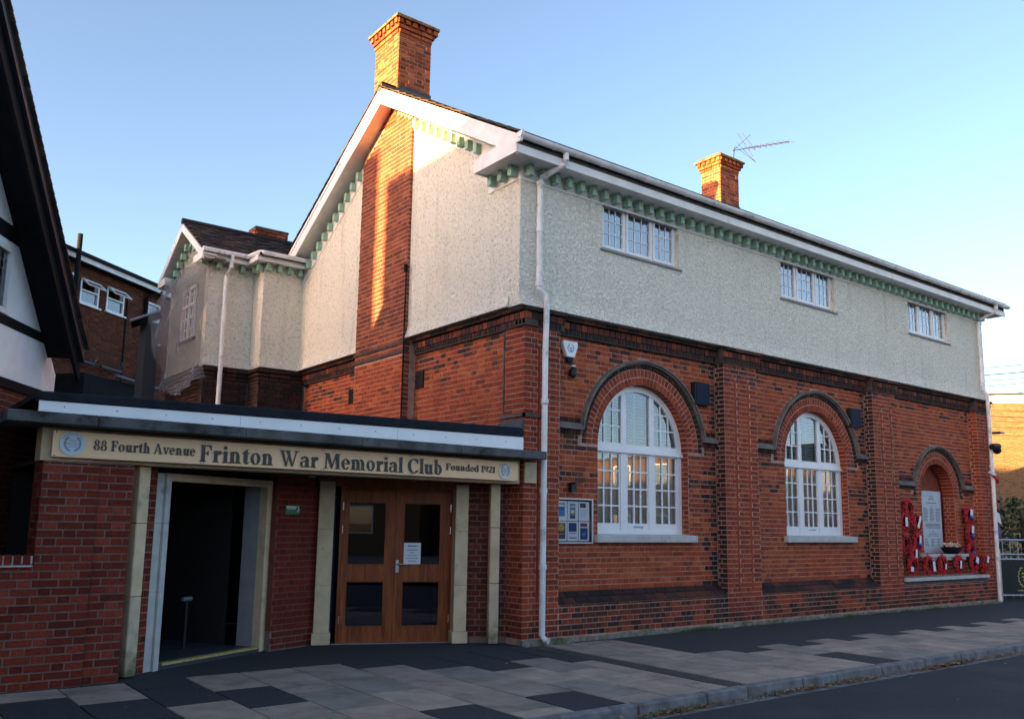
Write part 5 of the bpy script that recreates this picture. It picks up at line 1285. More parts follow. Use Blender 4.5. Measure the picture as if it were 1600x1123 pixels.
def roundel(cx, cz, r, m):
    mb = MB(); mb.prism([(cx+r*math.cos(2*PI*k/40), SD-.012, cz+r*math.sin(2*PI*k/40)) for k in range(40)], (0,.012,0)); o = mb.obj('roundel', m, sign)
    mb = MB(); y = SD-.012
    for sg in (1, -1):      # laurel branches of small leaves
        for k in range(11):
            a = -PI/2+sg*(.25+k*.215); cx_, cz_ = cx+r*.60*math.cos(a), cz+r*.60*math.sin(a)
            for off in (-.5, .5):
                da = a+sg*PI/2+off; l_ = r*.17; u = (math.cos(da)*l_, math.sin(da)*l_); v = (-math.sin(da)*l_*.33, math.cos(da)*l_*.33)
                mb.prism([(cx_,y,cz_),(cx_+u[0]/2+v[0],y,cz_+u[1]/2+v[1]),(cx_+u[0],y,cz_+u[1]),(cx_+u[0]/2-v[0],y,cz_+u[1]/2-v[1])], (0,-.0008-.0002*(k % 3),0))
    mb.obj('laurel', GREYP, o)
    for s_, zz in (('WAR', .24), ('MEMORIAL', .0), ('CLUB', -.24)): builtin_text(s_, r*.26, cx, cz+r*zz, y-.0012, sign, GREYP)
    txt = 'FRINTON ON SEA'
    for i, chh in enumerate(txt):
        a = R(148)-R(116)*i/(len(txt)-1)
        if chh != ' ': builtin_text(chh, r*.24, cx+r*.83*math.cos(a), cz+r*.83*math.sin(a), y-.0012, sign, GREYP, ang=-(a-PI/2))
roundel(-5.485, 2.238, .112, DISC); roundel(-.355, 2.228, .100, mat('cream_roundel', (.66,.64,.62), .4))
for x in (-5.63,-4.27,-4.24,-2.93,-2.90,-1.78,-1.75,-.155):
    for z in (2.122, 2.342):
        mb = MB(); mb.tube([(x,SD-.004,z),(x,SD,z)], .006, 6); mb.obj('screw', LTR, sign)

# ================================================================== NEIGHBOUR (half timbered)
nh = thing('half_timbered_house', 'white rendered gable house with black timber beams and steep black verge', 'house', (-5.6,2.7,0))
NP, NU = (-5.573, 2.683), Vector((.52992,.84805,0)); NN = Vector((.84805,-.52992,0)); NF = Fr(NP, NU, NN)
SA, ZA_ = -3.45, 8.05   # apex
def gz(s_): return 3.72+1.06*(.56-s_) if s_ > SA else 3.72+1.06*(.56-(2*SA-s_))
wx0, wx1, wz0, wz1 = -1.75, -.56, 3.84, 4.62
def npoly(pts, d0, d1, m, nm): mb = MB(); NF.poly(mb, pts, d0, d1); return mb.obj(nm, m, nh)
PLA = mat('white_plaster', (.82,.82,.84), .9, noise=(5,.06), bump=(30,.35,.01))
npoly([(-8.0,3.12),(.885,3.12),(.885,3.40),(.80,gz(.80)),(wx1,gz(wx1)),(wx1,3.12)][:0] or [(wx1,3.12),(.885,3.12),(.885,3.38),(wx1,gz(wx1)-.0)], -.25, 0, PLA, 'wall')
npoly([(wx0,3.12),(wx1,3.12),(wx1,wz0),(wx0,wz0)], -.25, 0, PLA, 'wall')
npoly([(wx0,wz1),(wx1,wz1),(wx1,gz(wx1)),(wx0,gz(wx0))], -.25, 0, PLA, 'wall')
npoly([(-7.8,3.12),(wx0,3.12),(wx0,gz(wx0)),(SA,gz(SA)),(-7.78,3.2)], -.25, 0, PLA, 'wall')
def beam(a0, a1, z0, z1, d=.02): mb = MB(); NF.box(mb, a0, a1, -.02, d, z0, z1); mb.obj('beam', BLK, nh, bevel=.006)
beam(-7.7, .885, 3.715, 3.83); beam(-6.4, .12, 4.69, 4.87); beam(-7.8, .90, 3.0, 3.115, .04)
for s_ in (-2.9, -4.1): beam(s_, s_+.16, 4.87, 6.9)
fr = MB()
for a, b, z0, z1 in ((wx0,wx0+.06,wz0,wz1),(wx1-.06,wx1,wz0,wz1),(wx0+.06,wx1-.06,wz0,wz0+.06),(wx0+.06,wx1-.06,wz1-.06,wz1),(-1.18,-1.12,wz0+.06,wz1-.06)): NF.box(fr, a, b, -.08, .012, z0, z1)
wn = fr.obj('window', WH, nh)
for a, b in ((wx0+.06,-1.18),(-1.12,wx1-.06)):
    gm = MB(); gm.add([NF.P(a,-.03,wz0+.06),NF.P(b,-.03,wz0+.06),NF.P(b,-.03,wz1-.06),NF.P(a,-.03,wz1-.06)], [(0,1,2,3)]); gm.obj('pane', GL, wn, recalc=False)
mb = MB()
for k in range(1, 6):
    x = -1.12+k*.083; NF.box(mb, x-.004, x+.004, -.032, -.026, wz0+.06, wz1-.06)
for k in range(1, 6): NF.box(mb, -1.12, wx1-.06, -.0325, -.0265, wz0+.06+k*.11, wz0+.066+k*.11)
mb.obj('lead_came', GREYP, wn)
mb = MB(); NF.box(mb, wx0, wx1, -.4, -.3, wz0, wz1); mb.obj('window_back', IN, wn)
# brick ground floor
mb = MB(); NF.box(mb, -8, .88, -.25, .004, 0, 3.12); mb.obj('wall', MOG, nh)
B = Bricks(); B.wall(NF, -2.6, .88, .9, 3.0, .012, BRN, bond='flemish', key=.02, depth=.02); B.wall(NF, -8, -2.6, 0, 3.0, .012, BRN, bond='stretch', depth=.02)
k = 0
for s_ in [-.98+.075*q for q in range(14)]: pass
B.build(nh, 120)
# roof: two slopes with verge boards
def slope_pts(sg):
    s0 = .62 if sg > 0 else 2*SA-.62
    return s0
for sg in (1, -1):
    s0 = .60 if sg > 0 else 2*SA-.60; z0 = gz(.60)
    mb = MB(); Ld_ = 4.9
    mb.hexa([NF.P(s0,.42,z0-.12),NF.P(SA,.42,ZA_-.12),NF.P(SA,-Ld_,ZA_-.12),NF.P(s0,-Ld_,z0-.12),NF.P(s0,.42,z0),NF.P(SA,.42,ZA_),NF.P(SA,-Ld_,ZA_),NF.P(s0,-Ld_,z0)]); mb.obj('roof', BLK, nh)
    mb = MB(); mb.hexa([NF.P(s0+.04*sg,.40,z0-.42),NF.P(SA,.40,ZA_-.36),NF.P(SA,.36,ZA_-.36),NF.P(s0+.04*sg,.36,z0-.42),NF.P(s0,.40,z0-.10),NF.P(SA,.40,ZA_-.10),NF.P(SA,.36,ZA_-.10),NF.P(s0,.36,z0-.10)]); mb.obj('bargeboard', BLK, nh)
    mb = MB(); mb.hexa([NF.P(s0,.455,z0-.17),NF.P(SA,.455,ZA_-.13),NF.P(SA,.405,ZA_-.13),NF.P(s0,.405,z0-.17),NF.P(s0,.455,z0-.02),NF.P(SA,.455,ZA_+.02),NF.P(SA,.405,ZA_+.02),NF.P(s0,.405,z0-.02)]); mb.obj('barge_moulding', mat('blue_black_gloss', (.010,.014,.024), .5), nh)
    # verge tiles
    L_ = math.hypot(SA-s0, ZA_-z0); n = int(L_/.11); up_ = (Vector(NF.P(SA,0,ZA_))-Vector(NF.P(s0,0,z0))).normalized(); nrm = up_.cross(NN).normalized()
    if nrm.z < 0: nrm = -nrm
    for k in range(n):
        a = NF.P(s0,0,z0)+up_*(k*.11); b = a+up_*.125
        mb = MB(); mb.hexa([a+NN*.50+nrm*.004,a+NN*.28+nrm*.004,b+NN*.28,b+NN*.50,a+NN*.50+nrm*.03,a+NN*.28+nrm*.03,b+NN*.28+nrm*.014,b+NN*.50+nrm*.014]); mb.obj('tile', TILE, nh)
mb = MB(); NF.box(mb, .68, .88, -4.6, -.25, 0, 3.3); NF.box(mb, -7.8, -7.6, -4.6, -.25, 0, 3.3); NF.box(mb, -7.8,.88,-4.8,-4.6,0,3.4); mb.obj('side_wall', BRN, nh)
mb = MB(); NF.poly(mb, [(-7.78,3.2),(.85,3.4),(SA,ZA_-.15)], -4.8, -4.6); mb.obj('rear_gable', PLA, nh)

# ================================================================== REAR BRICK BUILDING
rb = thing('rear_brick_building', 'brown brick building with white fascia and open top hung windows behind the yard', 'building', (-2,15,0))
RU = Vector((.77344,.63387,0)); RN = Vector((.63387,-.77344,0)); RF = Fr((-3.334,13.92), RU, RN)
holes = [(-.55,.28,6.80,7.50),(.50,1.18,6.83,7.46),(1.47,2.16,6.85,7.50),(3.12,3.70,6.42,7.52),(1.45,2.10,4.3,4.92)]
edges = sorted({-6, 9, *[h for g in holes for h in g[:2]]}); mb = MB()
for p, q in zip(edges, edges[1:]):
    hs = sorted((h[2], h[3]) for h in holes if h[0] <= p+1e-6 and h[1] >= q-1e-6); zs = [0]+[t for h in hs for t in h]+[7.78]
    for i in range(0, len(zs), 2): RF.box(mb, p, q, -.3, -.004, zs[i], zs[i+1])
mb.obj('wall', mat('brown_mortar', (.13,.07,.045), .95), rb)
B = Bricks(); B.wall(RF, -2.2, 6.0, 3.6, 7.77, .004, BRR, bond='flemish', key=.05, depth=.012, cut=lambda z: [(h[0], h[1]) for h in holes if h[2] < z < h[3]]); B.build(rb, 60)
mb = MB(); RF.box(mb, 2.26, 2.30, 0, .03, 4.0, 7.5); mb.obj('movement_joint', BLK, rb)
mb = MB(); RF.box(mb, -6, 9, -.3, .25, 7.78, 7.80); mb.obj('soffit', BLK, rb)
mb = MB(); RF.box(mb, -6, 9, .25, .28, 7.78, 7.91); mb.obj('fascia', WHP, rb)
mb = MB(); RF.box(mb, -6, 9, .24, .36, 7.91, 7.985); RF.box(mb, -6, 9, -6, .24, 7.87, 7.93); mb.obj('gutter', BLK, rb)
mb = MB(); RF.box(mb, -6, 9, -6, -5.8, 0, 7.8); RF.box(mb, 8.8, 9, -5.8, -.3, 0, 7.8); RF.box(mb, -6, -5.8, -5.8, -.3, 0, 7.8); mb.obj('wall', BRR, rb)
def rwin(a0, a1, z0, z1, kind):
    mb = MB(); t_ = .05
    RF.box(mb, a0, a0+t_, -.1, .015, z0, z1); RF.box(mb, a1-t_, a1, -.1, .015, z0, z1); RF.box(mb, a0+t_, a1-t_, -.1, .015, z0, z0+t_); RF.box(mb, a0+t_, a1-t_, -.1, .015, z1-t_, z1)
    zm = z0+(z1-z0)*.55; RF.box(mb, a0+t_, a1-t_, -.1, .015, zm-.02, zm+.02)
    w_ = mb.obj('window', WH, rb)
    gm = MB(); gm.add([RF.P(a0,-.03,z0),RF.P(a1,-.03,z0),RF.P(a1,-.03,zm),RF.P(a0,-.03,zm)], [(0,1,2,3)]); gm.obj('pane', GL, w_, recalc=False)
    if kind == 'open':
        top_ = RF.P(a0+.02, .02, z1-.03); e = Vector(RF.P(a1-.02,.02,z1-.03)); out = (RN*math.sin(R(50))-Vector((0,0,1))*math.cos(R(50))); h_ = zz_ = (z1-zm)
        mb = MB()
        def fb(u0, u1, v0, v1, th=.03):
            o = RF.P(a0,.02,z1-.02); W_ = RU*(a1-a0); N_ = (RN*math.cos(R(50))+Vector((0,0,1))*math.sin(R(50)))
            p = lambda u, v, d: o+W_*u+out*h_*v+N_*d
            return [p(u0,v0,0),p(u1,v0,0),p(u1,v1,0),p(u0,v1,0),p(u0,v0,th),p(u1,v0,th),p(u1,v1,th),p(u0,v1,th)]
        for a in ((0,1,0,.16),(0,1,.84,1),(0,.09,.16,.84),(.91,1,.16,.84)): mb.hexa(fb(*a))
        mb.obj('open_sash', WH, w_)
        q = fb(.09,.91,.16,.84,.015); gm = MB(); gm.add(q[4:], [(0,1,2,3)]); gm.obj('pane', GL, w_, recalc=False)
    else:
        gm = MB(); gm.add([RF.P(a0,-.03,zm),RF.P(a1,-.03,zm),RF.P(a1,-.03,z1),RF.P(a0,-.03,z1)], [(0,1,2,3)]); gm.obj('pane', GL, w_, recalc=False)
    mb = MB(); RF.box(mb, a0-.04, a1+.06, -.02, .07, z0-.04, z0); mb.obj('window_sill', WH, w_)
    mb = MB(); RF.box(mb, a0, a1, -.5, -.4, z0, z1); mb.obj('window_back', mat('dim_room', (.10,.12,.09), .9, noise=(6,.5)), w_)
rwin(-.55,.28,6.80,7.50,'shut'); rwin(.50,1.18,6.83,7.46,'open'); rwin(1.47,2.16,6.85,7.50,'open'); rwin(3.12,3.70,6.42,7.52,'shut'); rwin(1.45,2.10,4.3,4.92,'shut')
mb = MB(); mb.tube([RF.P(3.35,.27,7.82),RF.P(3.05,.12,7.68),RF.P(3.02,.06,7.6),RF.P(3.02,.06,3)], .05, 8); mb.obj('downpipe', BLK, rb)
mb = MB(); mb.tube([RF.P(-.15,.42,6.5),RF.P(-.15,.42,8.35)], .06, 10); mb.obj('soil_pipe', BLK, rb)
mb = MB(); mb.tube([RF.P(.2,.15,5.38),RF.P(1.0,.15,5.34),RF.P(1.1,.15,5.5)], .045, 8); mb.tube([RF.P(1.3,.15,5.34),RF.P(2.05,.15,5.32),RF.P(2.1,.15,5.6)], .045, 8); mb.obj('waste_pipe', mat('grey_pipe', (.05,.055,.065), .5), rb)
# lean-to roof in the yard
yt = thing('yard_lean_to', 'dark lean-to with pale gutter under the rear brick building', 'outbuilding', (-2.4,12.5,0))
mb = MB(); RF.box(mb, -1.0, 1.4, .3, 1.6, 0, 4.75); mb.obj('wall', BLK, yt)
mb = MB(); mb.tube([RF.P(-.1,1.7,4.83), RF.P(1.5,1.7,4.76)], .05, 8); mb.obj('gutter', mat('old_gutter', (.09,.095,.11), .5), yt)
# small eaves piece between annex and rear building
t = thing('rear_eaves', 'short gutter and eaves of a low wing behind the netted gable', 'eaves', (-2.2,10.6,0))
mb = MB(); mb.hexa([(-2.55,10.60,5.72),(-2.0,10.46,6.00),(-1.8,10.9,6.00),(-2.4,11.1,5.72),(-2.55,10.60,5.76),(-2.0,10.46,6.04),(-1.8,10.9,6.04),(-2.4,11.1,5.76)]); mb.obj('roof_edge', BLK, t)
mb = MB(); mb.tube([(-2.58,10.56,5.76),(-2.0,10.42,6.05)], .03, 8); mb.obj('gutter', mat('dull_gutter', (.22,.23,.25), .5), t)
mb = MB(); mb.box(-2.22, -1.95, 10.60, 11.2, 0, 5.80); mb.obj('wall', mat('dark_side_wall', (.05,.05,.055), .9), t)

# ================================================================== RIGHT HAND BACKGROUND
fb_ = thing('buff_brick_building', 'flat roofed buff brick building with white fascia beyond the right corner', 'building', (32,11,0))
a = Vector((31.5,11.2,0)); u = Vector((.73,-.68,0)).normalized(); n = Vector((-u.y*-1, 0, 0)); n = Vector((u.y, -u.x, 0)); n = n if n.dot(CAM-a) > 0 else -n
XF = Fr(a, u, n); mb = MB(); XF.box(mb, 0, 14, -6, -.004, 0, 7.3); mb.obj('wall', MOL, fb_)
B = Bricks(); B.wall(XF, 0, 8, 1.6, 7.3, .004, BRY, bond='flemish', depth=.012); B.build(fb_, 80)
mb = MB(); XF.box(mb, -.1, 14, -6, .06, 7.3, 7.68); mb.obj('fascia', mat('cream_fascia', (.66,.60,.50), .7), fb_)
mb = MB(); XF.box(mb, -.12, 14, -6, .09, 7.68, 7.76); mb.obj('roof_edge', LEAD, fb_)
# hedge
hd = thing('clipped_hedge', 'dark clipped evergreen hedge behind the black banner at the right edge', 'hedge', (16.6,.7,0))
mb = MB(); rr = random.Random(9)
for k in range(5200):
    x = rr.uniform(15.2, 20); y = .95-(x-15.2)*.5+rr.uniform(-.45,.45)+.2; z = rr.uniform(.1, 2.35)+rr.gauss(0,.03); s_ = rr.uniform(.04,.09)
    d1 = Vector((rr.uniform(-1,1),rr.uniform(-1,1),rr.uniform(-1,1))).normalized(); d2 = d1.cross(Vector((rr.uniform(-1,1),rr.uniform(-1,1),rr.uniform(-1,1)))).normalized(); p = Vector((x,y,z))
    mb.add([p-d1*s_, p+d2*s_*.5, p+d1*s_, p-d2*s_*.5], [(0,1,2,3)])
stuff(mb.obj('leaves', LEAF, hd, recalc=False))
mb = MB()
for k in range(6): mb.tube([(15.4+k*.8,.95-k*.4,0),(15.4+k*.8,.95-k*.4,2.0)], .05, 6)
mb.obj('stems', mat('bark', (.05,.035,.02), .9), hd)
# banner barrier
for i, (x0, y0, lab) in enumerate(((14.15,.24,'black cafe barrier banner with a gold wreath emblem at the right edge'),)):
    t = thing('banner_barrier', lab, 'barrier', (x0, y0, 0))
    A = Vector((x0,y0,0)); U = Vector((.9,-.42,0)).normalized(); BF = Fr(A, U, Vector((U.y,-U.x,0)))
    mb = MB(); BF.box(mb, 0, 1.9, -.01, .01, .16, .90); mb.obj('banner', BANM, t)
    mb = MB(); mb.tube([BF.P(0,0,.93),BF.P(1.9,0,.93)], .022, 8); mb.tube([BF.P(0,0,.12),BF.P(1.9,0,.12)], .022, 8); mb.obj('rail', STEEL, t)
    for q in (0, 1.9): mb = MB(); mb.tube([BF.P(q,0,0),BF.P(q,0,1.15)], .025, 8); mb.obj('post', STEEL, t)
    mb = MB(); ec = .62
    for sg in (1, -1):
        for k in range(12):
            aa = -PI/2+sg*(.15+k*.22); cx_, cz_ = ec+.15*math.cos(aa), .54+.22*math.sin(aa); da = aa+sg*PI/2+.3*(-1)**k
            BF.poly(mb, [(cx_,cz_),(cx_+.03*math.cos(da)-.012*math.sin(da),cz_+.03*math.sin(da)+.012*math.cos(da)),(cx_+.065*math.cos(da),cz_+.065*math.sin(da)),(cx_+.03*math.cos(da)+.012*math.sin(da),cz_+.03*math.sin(da)-.012*math.cos(da))], .01, .0125)
    for a0, a1, z0, z1 in ((.56,.68,.60,.63),(.56,.68,.52,.55),(.58,.66,.45,.48),(.42,.82,.22,.235)): BF.box(mb, a0, a1, .01, .0125, z0, z1)
    mb.obj('emblem', GOLD, t)
# railing behind
t = thing('railing', 'pale metal railing with thin balusters above the black banner', 'railing', (15.2,.5,0))
for z in (1.02, 1.36): mb = MB(); mb.tube([(14.7,.75,z),(17.6,-.6,z)], .025, 8); mb.obj('rail', SIL, t)
for k in range(16):
    q = k/15; mb = MB(); mb.tube([(14.7+2.9*q,.75-1.35*q,.0),(14.7+2.9*q,.75-1.35*q,1.36)], .012, 6); mb.obj('baluster', SIL, t)
# wires
for i, (z0, z1, lab) in enumerate(((8.0,8.35,'topmost overhead wire crossing the sky at the right edge'),(7.72,8.05,'second overhead wire from the top at the right edge'),(7.50,7.80,'middle overhead wire at the right edge'),(7.2,7.75,'second overhead wire from the bottom at the right edge'),(6.85,7.35,'lowest overhead wire above the buff brick building'))):
    mb = MB(); P0, P1 = Vector((26,9.5,z0-.15)), Vector((32,-.5,z1+.25)); mb.tube([P0.lerp(P1, k/8)-Vector((0,0,.25*4*(k/8)*(1-k/8))) for k in range(9)], .014 if i != 1 else .02, 5); o = mb.obj('overhead_wire', BLK); tag(o, lab, 'wire', 'overhead wires at the right')
# distant wall/fence closing the gap
t = thing('garden_wall', 'low dark garden wall beyond the right hand end of the club', 'wall', (15,4,0))
mb = MB(); mb.box(13.9, 19.5, 4.6, 4.8, 0, 1.9); mb.obj('body', BRN, t)

# ================================================================== STREET: casters and reflections
def house(name, label, x0, x1, y0, y1, ze, zr, axis, bm, parts=True, win=None):
    t = thing(name, label, 'house', ((x0+x1)/2, (y0+y1)/2, 0))
    mb = MB(); mb.box(x0, x1, y0, y1, 0, ze)
    mb.obj('wall', bm, t)
    mb = MB()
    if axis == 'y':
        xm = (x0+x1)/2; mb.prism([(x0-.3,y0,ze-.1),(x1+.3,y0,ze-.1),(xm,y0,zr)], (0,y1-y0,0))
    else:
        ym = (y0+y1)/2; mb.prism([(x0,y0-.3,ze-.1),(x0,y1+.3,ze-.1),(x0,ym,zr)], (x1-x0,0,0))
    mb.obj('roof', TILE, t)
    if win:
        for (F, a0, a1, z0, z1) in win:
            mb = MB(); F.box(mb, a0, a1, 0, .03, z0, z1); w_ = mb.obj('window', WH, t)
            mb = MB(); F.box(mb, a0+.08, a1-.08, .03, .034, z0+.08, z1-.08); mb.obj('pane', GLU, w_)
    return t
TAN = math.tan(SUN_EL); SHY = math.cos(SUN_AZ)/math.sin(SUN_AZ)      # y drift per metre travelled
XC = -34.0
def cy_(y): return y + (XC)*SHY          # where a ray that meets the gable wall at y passes the terrace
house('shading_terrace', 'long brick terrace out of frame to the left, shaped to shade the street', XC-8, XC, -34, -5.2, 7.0, 7.45-(XC-4)*TAN, 'y', BRN)  # unseen rooflines, shaped to cast the gable's shadow edge and light streak
house('shading_terrace', 'taller terrace block out of frame to the left, added to shade the facade', XC-8, XC, -5.2, cy_(.2), 8.2, 8.9-(XC-4)*TAN, 'y', BRN)
house('shading_terrace', 'unseen narrow terrace block before the gap, shaped for the gable shadow', XC-8, XC, cy_(.2), cy_(3.74), 7.0, 7.40-(XC-4)*TAN, 'y', BRN)
house('shading_terrace', 'unseen tall terrace block beyond the gap, shaped for the gable shadow', XC-8, XC, cy_(4.03), 12, 8.0, 8.12-(XC-4)*TAN, 'y', BRN)
house('shading_terrace', 'unseen low block in the terrace gap, shaped to end the light streak', XC-8, XC, cy_(3.74), cy_(4.03), 6.0, 4.9-(XC-4)*TAN, 'y', BRN)
house('hidden_shade_house', 'unseen gabled block added behind the club to shade the buff building', 15.5, 20.5, 4.4, 11, 4.2, 6.2, 'x', BRN)  # added out of sight so its roof shadows the buff building
# houses across the street, seen only as reflections
house('opposite_house', 'buff brick flats across the street to the right, out of frame', 30, 44, -36, -19, 5.6, 6.4, 'y', BRY,
      win=[(Fr((30,-36),(0,1),(-1,0)), 1.5+3*k, 2.9+3*k, z, z+1.2) for k in range(5) for z in (1,3.9)])
house('opposite_house', 'low buff brick house beside the flats across the street', 30, 44, -18.6, -12, 4.6, 5.4, 'y', BRY,
      win=[(Fr((30,-18.6),(0,1),(-1,0)), 1+3*k, 2.4+3*k, z, z+1.2) for k in range(2) for z in (1,3.2)])
for k, (x0, x1) in enumerate(((-46,-34),(-33,-21),(-20,-8),(-7,5),(8,22))):
    house('opposite_house', ['brick house far down the opposite side of the street','brick house opposite the left hand terrace','brick house behind the viewer to the left','brick house straight behind the viewer','brick house behind the viewer to the right'][k], x0, x1, -36, -27, 2.9, 4.6, 'x', BRY,
      win=[(Fr((x0,-27),(1,0),(0,1)), 1+3.6*q, 2.6+3.6*q, z, z+1.3) for q in range(3) for z in (1,)])

# ================================================================== GROUND
def box_structure(name, x0, x1, y0, y1, z0, z1, m):
    mb = MB(); mb.box(x0, x1, y0, y1, z0, z1); return structure(mb.obj(name, m))
gm_ = MB(); gm_.add([(-600,-600,-.16),(600,-600,-.16),(600,600,-.16),(-600,600,-.16)], [(0,1,2,3)]); structure(gm_.obj('ground', mat('earth', (.05,.055,.035), .95, noise=(.2,.4)), recalc=False))
ROADM = mat('road_asphalt', (.018,.022,.032), .9, noise=(90,.95), bump=(110,1.0,.014), dirt=((.034,.036,.042),.8,.48,.12))
rd = MB(); nx = 90
rd.add([(-90,-10.5,-.10),(120,-10.5,-.10),(120,-3.5,-.10),(-90,-3.5,-.10)], [(0,1,2,3)]); structure(rd.obj('road', ROADM, recalc=False))
structure(MB().add([(-90,-30,.02),(120,-30,.02),(120,-10.5,.02),(-90,-10.5,.02)], [(0,1,2,3)]).obj('far_pavement', mat('far_paving', (.16,.16,.155), .9, noise=(2,.2)), recalc=False))
TAR = mat('pavement_tarmac', (.026,.028,.036), .9, noise=(30,.35), bump=(140,.7,.008), dirt=((.032,.034,.040),1.6,.55,.2))
pv = MB(); pv.box(-60, 60, -3.36, 12, -.14, -.016); pave = structure(pv.obj('pavement', mat('joint_grit', (.030,.032,.024), .95, noise=(20,.5), dirt=((.025,.045,.012),2.0,.5,.15))))
# porch forecourt of darker tarmac and strip along the wall
SLM = []
for i, c_ in enumerate(((.31,.245,.200),(.35,.278,.225),(.28,.228,.19),(.235,.205,.178),(.31,.238,.20))):
    SLM.append(mat('paving_slab', c_, .85, noise=(3.5,.22), bump=(70,.5,.006), dirt=((.10,.10,.085),2.2,.52,.25)))
tarp = MB(); tarp.box(-9.6, 60, -.02, 2.0, -.1, .0); tarp.box(-5.2,-.0,-.06,-.02,-.1,-.001); structure(tarp.obj('forecourt', TAR))
rr = random.Random(21)
XEDGE = []
x = -1.98-.575*14
cols = []
while x < 22:
    w_ = .575+rr.uniform(-.03,.03)
    if x < .0 and x+w_ > -.25: cols.append(('slab', x, .0)); cols.append(('gully', .0, .30)); x = .30; continue
    cols.append(('slab', x, x+w_)); x += w_
top_edge = lambda x: -.04 if x < .35 else (-.55 if x < .75 else (-1.62+.03*math.sin(x*5) if x < 6.5 else -1.72))
def slab_obj(x0, x1, y0, y1, m, tilt=.003):
    if y0 > y1: y0, y1 = y1, y0
    g_ = .0085; mb = MB(); z = [rr.uniform(-tilt, tilt) for _ in range(4)]
    mb.hexa([(x0+g_,y0+g_,-.015),(x1-g_,y0+g_,-.015),(x1-g_,y1-g_,-.015),(x0+g_,y1-g_,-.015),(x0+g_,y0+g_,z[0]),(x1-g_,y0+g_,z[1]),(x1-g_,y1-g_,z[2]),(x0+g_,y1-g_,z[3])])
    o = mb.obj('slab', m, bevel=0); o.parent = pave; return o
dark_cells = {(-2.05,1), }
for ci, (kd, x0, x1) in enumerate(cols):
    xm = (x0+x1)/2
    if kd == 'gully':
        for k in range(5): 
            mb = MB(); mb.box(x0+.02+k*.05, x0+.055+k*.05, -3.33, -.12, -.015, .002); o = mb.obj('channel_rib', mat('channel_concrete', (.055,.055,.056), .9, noise=(9,.3)) if k == 0 and 'channel_concrete' not in bpy.data.materials else bpy.data.materials['channel_concrete']); o.parent = pave
        continue
    yt = -.04 if x0 < .3 else -1.62
    if .3 <= x0 < 1.0: yt = -.12
    off = .0 if ci % 2 else -.43
    # where the tarmac strip is wide, slabs start further out in steps
    if x0 >= 1.0: yt = -1.62 - (0 if ci % 2 else .32) - (.1 if x0 > 6 else 0)
    y = yt; first = True
    if x0 >= .9:
        mb = MB(); mb.box(x0, x1, yt, -.02, -.1, -.0015); o = mb.obj('tarmac_strip', TAR); o.parent = pave
    while y > -3.34:
        l_ = .87 if not (first and x0 < .3 and ci % 2) else .45
        y2 = max(y-l_, -3.355)
        if y2-(-3.355) < .12: y2 = -3.355
        m = rr.choice(SLM)
        isdark = (rr.random() < .06) or (x0 < -4.0 and rr.random() < .55) or (-1.5 < xm < -.0 and y > -.9 and rr.random() < .9) or (first and -2.6 < xm < 0.1 and rr.random() < .7) or (-2.2 < xm < -1.6 and y2 < -3.2)
        if isdark: m = TAR
        cracked = rr.random() < .10 and not isdark and x0 > -3
        if cracked:
            ym = (y+y2)/2+rr.uniform(-.1,.1); slab_obj(x0, x1, ym, y, m); slab_obj(x0, x1, y2, ym, m)
        else: slab_obj(x0, x1, y2, y, m)
        y = y2; first = False
# kerb stones
KM = mat('kerb_stone', (.16,.165,.17), .85, noise=(7,.35), bump=(60,.4,.005), dirt=((.07,.075,.075),5,.5,.2))
x = -30
while x < 60:
    l_ = rr.choice((.91,.91,.62,.34)) if x > -8 else .91
    mb = MB(); dz = rr.uniform(-.006,.006); dy = rr.uniform(-.008,.008)
    P_ = [(x+.010,-3.36,-.2),(x+l_-.010,-3.36,-.2),(x+l_-.010,-3.50+dy,-.2),(x+.010,-3.50+dy,-.2),(x+.010,-3.36,.008+dz),(x+l_-.010,-3.36,.008+dz),(x+l_-.010,-3.475+dy,.006+dz),(x+.010,-3.475+dy,.006+dz)]
    mb.hexa(P_); o = mb.obj('kerb_stone', KM, bevel=.012); o.parent = pave; x += l_
gt = MB(); gt.box(-60, 60, -3.64, -3.49, -.12, -.094); structure(gt.obj('gutter_edge', mat('gutter_concrete', (.13,.135,.14), .9, noise=(9,.4), bump=(60,.5,.01))))
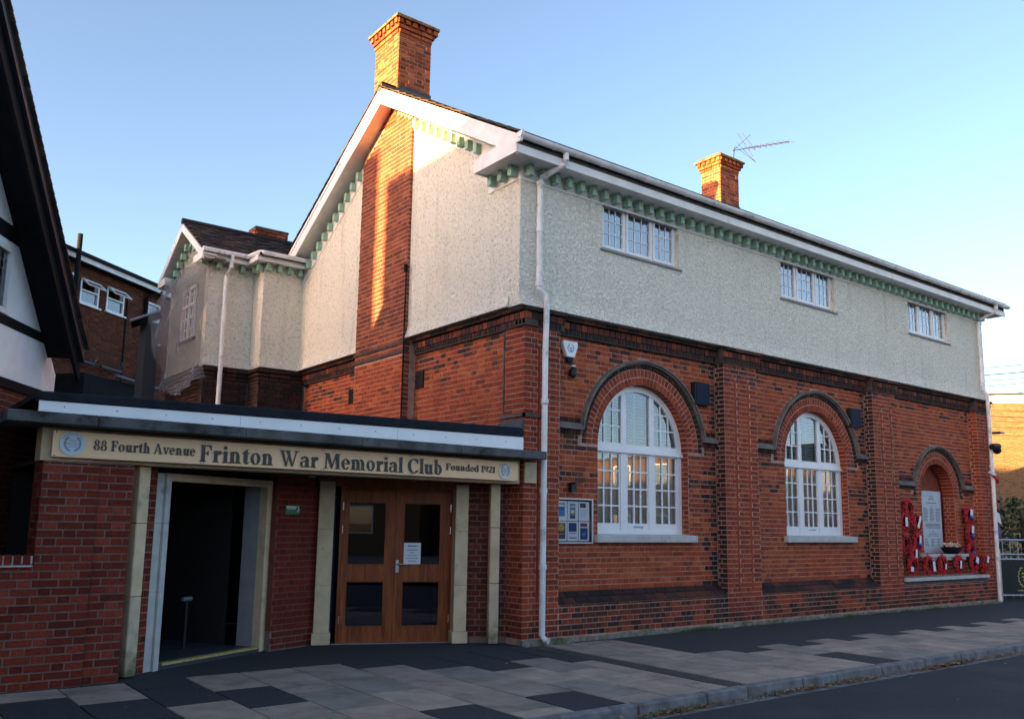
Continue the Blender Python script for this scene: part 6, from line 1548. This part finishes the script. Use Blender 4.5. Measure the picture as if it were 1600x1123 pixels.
# leaves in the gutter, weeds at the wall foot and kerb
lf = MB(); lf2 = MB(); rr = random.Random(4)
for k in range(1500):
    cl = rr.choice((-1.0,-.7,.9,1.1,3.6,3.9,4.0,5.5,6.8,2.0)); x = cl+rr.gauss(0,.35) if k % 4 else rr.uniform(-3, 14); y = -3.53-abs(rr.gauss(0,.045)); s_ = rr.uniform(.010,.030)
    a = rr.uniform(0, 6.3); z = -.090+rr.uniform(0,.03); q = [(x+s_*math.cos(a+t_)*(1 if i_ % 2 else .55), y+s_*math.sin(a+t_)*(1 if i_ % 2 else .55), z+rr.uniform(-.006,.010)) for i_, t_ in enumerate((0,1.57,3.14,4.71))]
    (lf if k % 3 else lf2).add(q, [(0,1,2,3)])
for k in range(60):
    x = rr.uniform(-7, 10); y = rr.uniform(-6.5, -.1); s_ = rr.uniform(.012,.03); a = rr.uniform(0,6.3); z = (-.095 if y < -3.5 else .004)
    q = [(x+s_*math.cos(a+t_)*(1 if i_ % 2 else .5), y+s_*math.sin(a+t_)*(1 if i_ % 2 else .5), z+rr.uniform(.0,.008)) for i_, t_ in enumerate((0,1.57,3.14,4.71))]; (lf if k % 2 else lf2).add(q, [(0,1,2,3)])
o = stuff(lf.obj('fallen_leaves', LEAFB, recalc=False)); tag(o, 'brown dead leaves gathered in the gutter along the kerb', 'leaves')
o = stuff(lf2.obj('fallen_leaves', LEAFY, recalc=False)); tag(o, 'pale yellow dead leaves and litter specks scattered along the kerb', 'leaves')
gu = MB()
for k in range(140):
    x = rr.uniform(-7, 10); y = rr.uniform(-3.3, -.1); s_ = rr.uniform(.006,.016)
    gu.add([(x+s_*math.cos(q*PI/4)*rr.uniform(.8,1.2), y+s_*math.sin(q*PI/4)*rr.uniform(.8,1.2), .0055) for q in range(8)], [tuple(range(8))])
o = stuff(gu.obj('gum_spots', mat('trodden_gum', (.10,.095,.09), .8), recalc=False)); tag(o, 'small trodden gum spots scattered over the paving slabs', 'gum spots')
gr = MB()
for k in range(2600):
    r_ = rr.random()
    if r_ < .45: x, y = rr.choice((3.3,3.4,3.5,7.5,8.5,9.5,10.5))+rr.gauss(0,.22), -.03-abs(rr.gauss(0,.03)); hgt = rr.uniform(.02,.06)
    elif r_ < .8: x, y = rr.uniform(4.5, 13), -.03-abs(rr.gauss(0,.02)); hgt = rr.uniform(.01,.035)
    else: x, y = rr.choice((-1.1,-.8,.35,1.6,4.1,4.3))+rr.gauss(0,.18), -3.52-abs(rr.gauss(0,.03)); hgt = rr.uniform(.02,.07)
    z0 = 0 if y > -3 else -.095; a = rr.uniform(0,6.3); dx, dy = math.cos(a)*.004, math.sin(a)*.004; lx, ly = rr.gauss(0,.015), rr.gauss(0,.015)
    gr.add([(x-dx,y-dy,z0),(x+dx,y+dy,z0),(x+lx,y+ly,z0+hgt)], [(0,1,2)])
o = stuff(gr.obj('weeds', GRASS, recalc=False)); tag(o, 'small weeds and moss sprouting along the wall foot and kerb', 'weeds')
bpy.context.view_layer.update()
